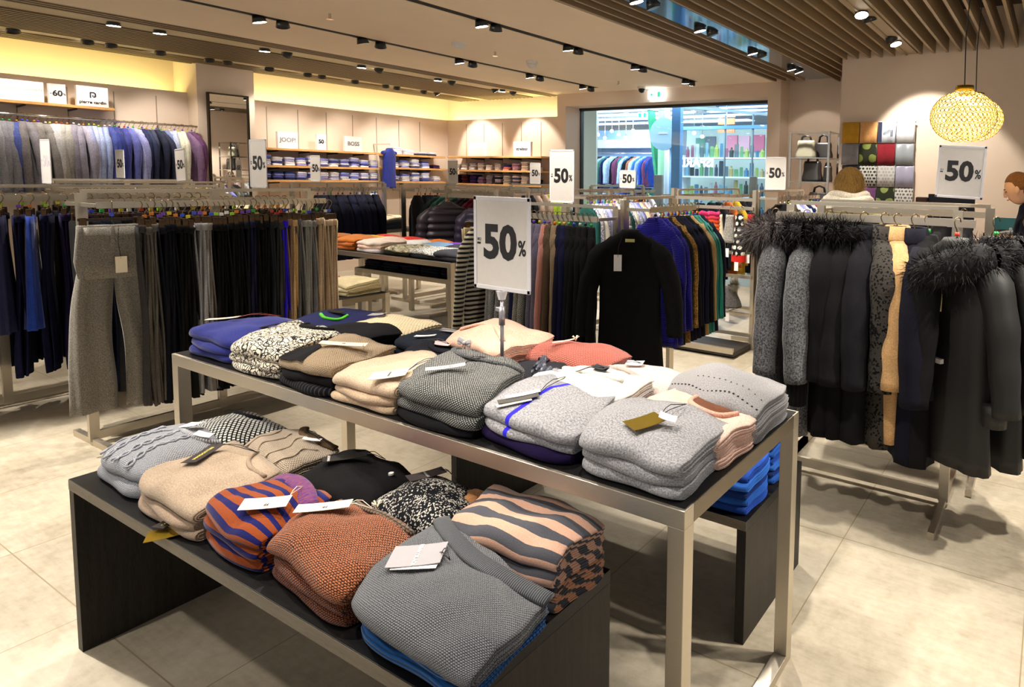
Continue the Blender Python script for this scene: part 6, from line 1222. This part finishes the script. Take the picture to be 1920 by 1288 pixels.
hand(V(-.18, .335, 1.13)[:3], (.1, 1, -.15), (0, .2, 1), pe, 1); hand(V(.15, .335, 1.15)[:3], (-.1, 1, -.1), (0, .2, 1), pe, -1)
MB().disc(V(-.11, .14, 1.27)[:3], .012, (-1, .3, .1), 14, .004).mk('name_badge', CHROME, pe)
# woman seen from behind in front of the scarf wall
QX, QY = 5.6, 1.58
qe = empty('person', (QX, QY, 0)); tag(qe, 'woman with short blond hair, cream scarf and pale yellow coat, seen from behind', 'person')
CO = fab('#d9cd9a', 'wool'); SCF = fab('#e6dccb', 'wool', s=.5)
def V(x, y, z, *r): return (QX+x, QY+y, z, *r)
pts = [V(0, 0, .9, .17, .2), V(0, 0, 1.1, .16, .19), V(-.01, 0, 1.27, .15, .2), V(.0, -.0, 1.38, .10, .15), V(.03, -.0, 1.46, .06),
       V(.0, .2, 1.34, .085), V(.03, .28, 1.18, .07), V(.12, .30, 1.02, .055), V(.25, .24, .98, .045), V(.31, .22, .98, .03),
       V(.0, -.2, 1.34, .085), V(.03, -.28, 1.18, .07), V(.12, -.30, 1.02, .055), V(.25, -.24, .98, .045), V(.31, -.22, .98, .03),
       V(0, .09, .75, .12), V(0, .1, .45, .07), V(0, .1, .08, .05), V(0, -.09, .75, .12), V(0, -.1, .45, .07), V(0, -.1, .08, .05)]
ed = [(0, 1), (1, 2), (2, 3), (3, 4), (3, 5), (5, 6), (6, 7), (7, 8), (8, 9), (3, 10), (10, 11), (11, 12), (12, 13), (13, 14), (0, 15), (15, 16), (16, 17), (0, 18), (18, 19), (19, 20)]
skinned('body', pts, ed, CO, qe)
qc = Vector((QX+.05, QY, 1.57)); QM = Matrix.Rotation(.3, 3, 'Y')
blob('head', qc, .09, .072, .112, SKIN, qe, QM)
BL = fab('#b28d50', 'wool', s=.4)
blob('hair', qc+Vector((-.022, 0, .012)), .12, .13, .15, BL, qe, QM, f=lambda q: Vector((min(q.x, .05), q.y*(1+.02*math.sin(q.z*90)), q.z)))
r = random.Random(4); m = MB()
for i in range(2200):
    t = r.uniform(-1.7, 1.7); ph = r.uniform(-.9, 1.4); d = Vector((-math.cos(t)*math.cos(ph), math.sin(t)*math.cos(ph), math.sin(ph))); c0 = qc+Vector((-.022, 0, .012))+Vector((d.x*.118, d.y*.128, d.z*.148)); g = (Vector((0, 0, -1))+d*.5+Vector((r.gauss(0, .2), r.gauss(0, .2), 0))).normalized()*.05; q = g.cross(d).normalized()*.003
    m.add([c0-q, c0+q, c0+g], [(0, 1, 2)])
m.mk('hair_strands', BL, qe)
for s_ in (-1, 1): blob('shoe', V(.04, s_*.1, .045)[:3], .12, .05, .045, BLACK, qe)
hand(V(.31, .22, .98)[:3], (1, 0, -.1), (0, 0, 1), qe, 1); hand(V(.31, -.22, .98)[:3], (1, 0, -.1), (0, 0, 1), qe, -1)
for k, (zz, rr) in enumerate(((1.47, .15), (1.43, .185), (1.385, .215))):
    MB().tube([(QX+.0+math.cos(t)*rr*.8, QY+math.sin(t)*rr, zz+.012*math.sin(t*3+k)) for t in [2*PI*i/24 for i in range(25)]], .042, 10, False).mk('scarf_wrap', SCF, qe, smooth=True)

# ---------------------------------------------------------------- tables further back
steel_table('steel display table further back with colourful folded sweaters', 3.7, 4.45, 4.39, 6.6, .85)
steel_table('lower steel table nested under the colourful back table, with dark jeans', 4.22, 4.92, 4.93, 6.5, .58, low=False)
steel_table('small low steel table with pink and cream sweaters, beside the back table', 3.12, 3.60, 5.05, 5.95, .55, low=False)
BTG = 'folded sweaters on the back table'
def pile2(name, quad, z, hs, mats, labels, group, seed, K=2, cat='sweater', bulge=.02):
    return stack([dict(h=h, mat=m_, label=l_, group=group, K=K, cat=cat) for h, m_, l_ in zip(hs, mats, labels)], quad, z, seed, bulge=bulge)
def qd(x0, y0, w_=.30, d=.30, sk=0): return [(x0, y0), (x0, y0-w_), (x0+d, y0-w_+sk), (x0+d, y0+sk)]
U = lambda h, k='wool', h2=None, **q: fab(h, k, h2, uv=True, **q)
bt = [(3.73, 6.5, ['#8c4c1c', '#8c4c1c', '#a8642c'], ['brown', 'brown', 'cinnamon brown'], 'leftmost front'), (3.73, 6.12, ['#a85a20', '#b4642a', '#c0702f'], ['rust orange', 'rust orange', 'burnt orange'], 'orange front'),
      (3.73, 5.72, ['#c8c0c4', '#d8b8a8', '#dccabf'], ['pale grey', 'blush', 'pale blush'], 'blush front'), (3.73, 5.33, ['#1a1a14', '#c8bf9a'], ['black', 'black and cream camouflage'], 'camouflage front'),
      (3.73, 4.98, ['#15161a', '#8c8c88'], ['charcoal', 'black and white scribble print'], 'scribble print front'), (3.73, 4.68, ['#1a1a20', '#34353c'], ['black', 'charcoal denim'], 'near corner front'),
      (4.06, 6.42, ['#d8b028', '#e0bc2c'], ['yellow', 'bright yellow'], 'yellow back'), (4.06, 6.05, ['#e0a898', '#e8b8a8'], ['pink', 'light pink'], 'pink middle'), (4.06, 5.66, ['#dcdce0', '#e4e6ea'], ['white', 'white'], 'white middle'), (4.06, 5.3, ['#5a8cc0', '#7aa4cc'], ['blue', 'light blue'], 'light blue middle'), (4.06, 4.95, ['#23232c', '#3a3a44'], ['dark', 'dark grey'], 'dark grey middle'),
      (4.30, 6.3, ['#b42818', '#c83020'], ['red', 'bright red'], 'left red back'), (4.28, 5.9, ['#a82014', '#c42c1c'], ['red', 'bright red'], 'right red back'), (4.26, 5.5, ['#d86a24', '#e07a2c'], ['orange', 'orange'], 'orange back'), (4.22, 5.12, ['#5a1c9c', '#7a2cc0'], ['violet', 'bright purple'], 'purple back')]
for i, (x, y, hx, cn, wh) in enumerate(bt):
    d = .15 if x > 4.2 else .30
    ms = [U(h) if 'camouflage' not in c and 'scribble' not in c else (U('#ddd6b4', 'melange', '#14140f', s=.12) if 'camo' in c else U('#d8d8d4', 'floral', '#101012', s=1.5)) for h, c in zip(hx, cn)]
    pile2('p', qd(x, y, .34, d), .852, [.04]*len(hx), ms, ['%s sweater, %s up in the %s pile, back table' % (c, ORD[k], wh) for k, c in enumerate(cn)], BTG, 60+i)
pile2('p', qd(3.15, 5.93, .36, .32), .552, [.06, .07], [U('#e07868'), U('#e88a78')], ['salmon pink sweater, lower one on the small low table', 'salmon pink sweater, upper one on the small low table'], 'sweaters on the small low table', 80)
pile2('p', qd(3.24, 5.50, .37, .32), .552, [.04, .04, .045], [U('#d8c89a'), U('#dccca0'), U('#e2d3aa')], ['cream sweater, bottom one on the small low table', 'cream sweater, middle one on the small low table', 'cream sweater, top one on the small low table'], 'sweaters on the small low table', 81)
for i in range(5):
    pile2('p', qd(4.25, 6.4-.3*i, .27, .3), .582, [.035]*3, [U('#1a1c28', 'denim')]*3, ['dark folded jeans, %s from the bottom of the %s pile on the nested back table' % (ORD[k], ORD[i]) for k in range(3)], 'dark jeans on the nested back table', 90+i, cat='jeans')
steel_table('steel table with trousers near the far left corner rack', 5.3, 5.9, 7.6, 8.8, .85, low=False)
for i in range(4):
    pile2('p', qd(5.33, 8.75-.3*i, .27, .3), .852, [.035]*5, [U('#2a2c34'), U('#3a4048'), U('#2c3038'), U('#55504a') if i else U('#3a5a8c'), U('#9c3040') if i == 0 else U('#c8b89a')], ['folded trousers in %s, %s pile on the far corner table' % (c, ORD[i]) for c in ('charcoal', 'slate', 'dark grey', 'taupe' if i else 'blue', 'red' if i == 0 else 'sand')], 'folded trousers on the far corner table', 100+i, cat='trousers')

# ---------------------------------------------------------------- the mall outside the window
LV = plain('mall white light', '#d8e8ff', .5, emit=1.5); MW = plain('mall white wall', '#e6eef6', .6); MB_ = plain('mall blue wall', '#9cc0ea', .6); MGR = plain('mall green panel', '#2f9c72', .5); MCOL = plain('mall blue column', '#6ca4d8', .5)
slab('wall_mall', [(15.8, 16.0, 2, 14, 0, 4.6)], MW).name = 'wall_far'
slab('ceiling_mall', [(8.8, 16, 0, 14, 3.06, 3.2)], MW).name = 'ceiling.006'
for i, (x0, x1, y0, y1) in enumerate([(11.3, 11.7, 7.0, 10.4), (12.2, 12.5, 7.0, 11), (13.1, 13.5, 6.5, 11.5), (14.2, 14.6, 6.5, 12), (11.2, 11.35, 4.3, 6.3), (11.7, 11.9, 4.3, 6.0), (12.3, 12.5, 4.6, 6.6), (13.0, 13.25, 4.8, 7.0)]):
    e = empty('ceiling_light_panel', ((x0+x1)/2, (y0+y1)/2, 3.0)); tag(e, 'long white light panel on the mall ceiling, %s' % ORD[i], 'ceiling light', 'light panels of the mall ceiling'); MB().box(x0, x1, y0, y1, 3.02, 3.04).mk('diffuser', LV, e); MB().box(x0-.04, x1+.04, y0-.05, y1+.05, 3.04, 3.06).mk('housing', MCOL if i > 3 else MW, e)
lamp('AREA', (10.6, 6.5, 2.98), 150, (.70, .85, 1), (10.6, 6.5, 0), size=2.4, sy=6, name='mall_lamp')
lamp('AREA', (12.4, 8.6, 2.95), 70, (.62, .82, 1), (12.8, 8.6, 0), size=1.0, sy=3, name='mall_lamp')
lamp('AREA', (11.8, 5.8, 2.95), 40, (.85, .95, 1), (12.4, 5.8, 0), size=.8, sy=3, name='mall_lamp')
MB().box(9.65, 9.75, 5.69, 5.86, 0, 3.06).mk('trim_40', MCOL)['kind'] = 'structure'
for a_, b_, w_, hx, lb in [((11.5, 7.05, 0), (11.5, 7.50, 3.0), .22, None, 'tall slanted green panel in the mall'), ((11.55, 7.2, 0), (11.55, 7.2, 3.0), .36, '#a6d8b0', 'pale green upright panel in the mall'), ((11.45, 7.0, 0), (11.45, 6.78, 2.9), .12, None, 'narrow slanted green beam in the mall')]:
    tag(MB().bar(a_, b_, .06, w_, (1, 0, 0)).mk('green_panel', MGR if not hx else plain('pale green panel', hx, .5)), lb, 'panel')
tag(MB().tube([(10.9, 6.72, 0), (10.9, 6.72, 3.06)], .05, 14).mk('silver_column', plain('silver column', '#d4deee', .3), smooth=True), 'slim silver column in the mall below the round hanging sign', 'column')
e = empty('hanging_sign', (10.2, 6.36, 2.1)); tag(e, 'round pale blue sign hanging in the mall', 'sign'); MB().disc((10.2, 6.36, 2.40), .30, (1, 0, 0), 32, .05).mk('disc', plain('pale blue sign', '#a8d4ea', .5), e); MB().tube([(10.2, 6.36, 2.7), (10.2, 6.36, 3.06)], .008, 6).mk('cable', CHROME, e); MB().box(10.165, 10.172, 6.26, 6.46, 2.40, 2.43).mk('lettering', WHITEP, e)
e = empty('mall_exit_sign', (10.9, 7.3, 2.78)); tag(e, 'small green and white exit pictogram sign in the mall', 'exit sign'); MB().box(10.9, 10.93, 7.2, 7.42, 2.78, 2.90).mk('sign_box', plain('mall exit face', '#dff2f4', .4, emit=1), e); MB().box(10.89, 10.9, 7.34, 7.40, 2.80, 2.88).mk('green_figure', plain('exit green', '#19b070', .4, emit=1.5), e); MB().box(10.89, 10.9, 7.23, 7.28, 2.80, 2.88).mk('green_door', plain('exit green', '#19b070', .4, emit=1.5), e); MB().tube([(10.91, 7.31, 2.9), (10.91, 7.31, 3.06)], .01, 6).mk('cable', CHROME, e)
e = empty('orange_sign', (11.4, 5.7, 2.5)); tag(e, 'orange double banner hanging in the mall behind the glass', 'sign'); MB().box(11.4, 11.42, 5.5, 5.86, 2.66, 2.78).mk('upper_banner', plain('orange banner', '#e0703c', .5), e); MB().box(11.4, 11.42, 5.5, 5.86, 2.50, 2.60).mk('lower_banner', plain('orange banner', '#e0703c', .5), e); MB().tube([(11.41, 5.68, 2.5), (11.41, 5.68, 3.06)], .01, 6).mk('cable', CHROME, e)
e = empty('glass_partition', (10.6, 5.3, 0)); tag(e, 'glass partition of the shop across the mall with mirrored lettering', 'glass partition')
MB().box(10.6, 10.61, 4.3, 6.3, 0, 2.75).mk('glass_pane', WINGLASS, e)
for y in (4.75, 5.3): MB().box(10.585, 10.62, y-.012, y+.012, 0, 2.75).mk('mullion', plain('grey bar', '#8ca0a8', .5), e)
MB().box(10.56, 10.64, 4.3, 6.3, 2.50, 2.56).mk('transom', MCOL, e); MB().bar((10.6, 6.3, 2.95), (10.6, 4.3, 2.72), .05, .05).mk('top_bar', plain('grey bar', '#8ca0a8', .5), e)
text('ISPARD', frame((10.59, 5.90, 1.89), (0, 1, 0), (0, 0, 1)), .24, plain('lettering with added glow', '#f4fbff', .5, emit=1.0), e, off=.009, name='lettering')  # emission added so the letters look brighter, not a lit sign
r = random.Random(11)
slab('wall_shop', [(13.2, 13.4, 7.9, 10.9, 0, 2.75)], MB_).name = 'wall_far.001'
slab('wall_shop2', [(13.2, 13.4, 5.0, 7.6, 0, 2.75)], plain('cream mall wall', '#b8c0b4', .6)).name = 'wall_far.002'
pal = [('#1c3c8c', 'blue'), ('#3a6ab0', 'light blue'), ('#a8bcd8', 'white'), ('#0f1c4c', 'navy'), ('#9c5a3c', 'orange'), ('#1f6c74', 'teal'), ('#4a90b8', 'sky blue'), ('#101820', 'black'), ('#8c9cb8', 'white'), ('#2a6c60', 'green'), ('#6c3450', 'red'), ('#2c50b0', 'blue')]
for k, z in enumerate((2.15, 1.42)):
    e = empty('clothes_rail', (12.6, 8.9, 0)); tag(e, '%s clothes rail of the shop across the mall' % ('upper', 'lower')[k], 'rail'); MB().tube([(12.6, 9.95, z), (12.6, 8.0, z)], .015, 8).mk('rail', CHROME, e)
    for y in (9.9, 8.05): MB().tube([(12.6, y, 0), (12.6, y, z)], .015, 8).mk('upright', CHROME, e)
    its_ = [(lambda q, i: ('shirt%d' % (i % 3), fab(q[0], 'wool', s=.2), q[1]))(r.choice(pal), i) for i in range(22)]
    row(its_, (12.6, 9.9, z+.01), (12.6, 8.05, z+.01), PI/2-.7, 'on the %s rail across the mall' % ('upper', 'lower')[k], 'clothes in the shop across the mall', 'shirt', kids=False, jr=.35)
e0 = empty('shop_shelving', (12.4, 6.1, 0)); tag(e0, 'white shelving full of goods in the shop across the mall', 'shelf')
for k in range(5): MB().box(12.2, 12.6, 5.1, 7.15, .45+.40*k-.03, .45+.40*k).mk('board', MW, e0)
for y in (5.1, 7.15): MB().box(12.2, 12.6, y-.01, y+.01, 0, 2.1).mk('side_panel', MW, e0)
for k in range(5):
    z = .45+.40*k
    for i in range(17):
        y = 7.05-.118*i; h = r.uniform(.14, .33); w_ = r.uniform(.07, .11); hx, cn = r.choice([('#5a8f60', 'green'), ('#2c3c50', 'dark blue'), ('#6a94a8', 'pale blue'), ('#a8b4b4', 'white'), ('#8a9c4a', 'lime'), ('#1f2c30', 'black'), ('#8c4c60', 'pink'), ('#3c6c88', 'blue'), ('#9c8c58', 'yellow'), ('#506068', 'grey')])
        m = MB(); m.tube([(12.3, y, z), (12.3, y, z+h*.7), (12.3, y, z+h*.8), (12.3, y, z+h)], [w_/2, w_/2, w_*.25, w_*.2] if i % 3 == 0 else [w_/2, w_/2, w_/2, w_*.46], 4 if i % 3 else 10); o = m.mk('boxed_item' if i % 3 else 'bottle', plain('goods '+cn, hx, .5)); tag(o, '%s item, %s from the left, %s shelf across the mall' % (cn, ORD[i], ORD[k]), 'package', 'goods on the shelves across the mall')
for i, (y, z, hx, cn) in enumerate([(7.2, 2.35, '#3c7c6c', 'green'), (6.95, 2.38, '#4c5c6c', 'grey'), (6.4, 2.40, '#d87c94', 'pink'), (6.1, 2.38, '#d8a0b0', 'pale pink'), (5.75, 2.4, '#c05c78', 'rose'), (5.3, 2.35, '#d84c5c', 'red')]): tag(MB().box(13.15, 13.19, y-.13, y+.13, z-.18, z+.18).mk('wall_poster', plain('poster '+cn, hx, .6)), '%s poster on the wall across the mall, %s from the left' % (cn, ORD[i]), 'poster')
for i in range(9): spot_e = empty('shop_spotlight', (12.3, 9.7-.2*i-(1.4 if i > 6 else 0), 2.62)); tag(spot_e, 'small bright spotlight in the shop across the mall, %s from the left' % ORD[i], 'ceiling light', 'spotlights of the shop across the mall'); yy = 9.7-.2*i-(1.4 if i > 6 else 0); zz = 2.66-.08*(i % 3); blob('lens', (12.3, yy, zz), .04, .04, .04, LENS, spot_e, n=10, m_=8); MB().tube([(12.3, yy, zz+.03), (12.3, yy, 3.06)], .008, 6).mk('cable', CHROME, spot_e)
MB().box(12.9, 13.2, 7.9, 10.6, 2.3, 2.5).mk('shop_fascia', MW)
tag(bpy.data.objects['shop_fascia'], 'white fascia band above the clothes rails across the mall', 'fascia')
tag(MB().box(9.9, 9.96, 6.2, 6.38, 0, 1.65).mk('info_pillar', plain('pillar grey', '#9a948c', .5), bevel=.01), 'grey security pillar just outside the window', 'pillar')
tag(MB().box(9.9, 9.96, 4.35, 4.48, 0, 1.65).mk('info_pillar', plain('pillar grey', '#9a948c', .5), bevel=.01), 'grey security pillar outside the right end of the window', 'pillar')
tag(MB().box(9.4, 9.44, 7.3, 7.6, 0, 3.06).mk('frosted_panel', plain('frosted panel', '#cfd8cc', .4)), 'pale frosted panel outside the left end of the window', 'panel')
# drop the prototypes
for k, (o, a, b) in PROTO.items():
    for c in list(o.children): bpy.data.objects.remove(c)
    bpy.data.objects.remove(o)
for o in FP: bpy.data.objects.remove(o)
for o in list(C.objects):
    if o.type == 'MESH' and o.location.z < -20: bpy.data.objects.remove(o)
for nm in ('ceiling.001', 'ceiling.002', 'ceiling.003', 'ceiling.006', 'wall_far', 'wall_far.001', 'wall_far.002'):
    if nm in bpy.data.objects: bpy.data.objects[nm]['kind'] = 'structure'
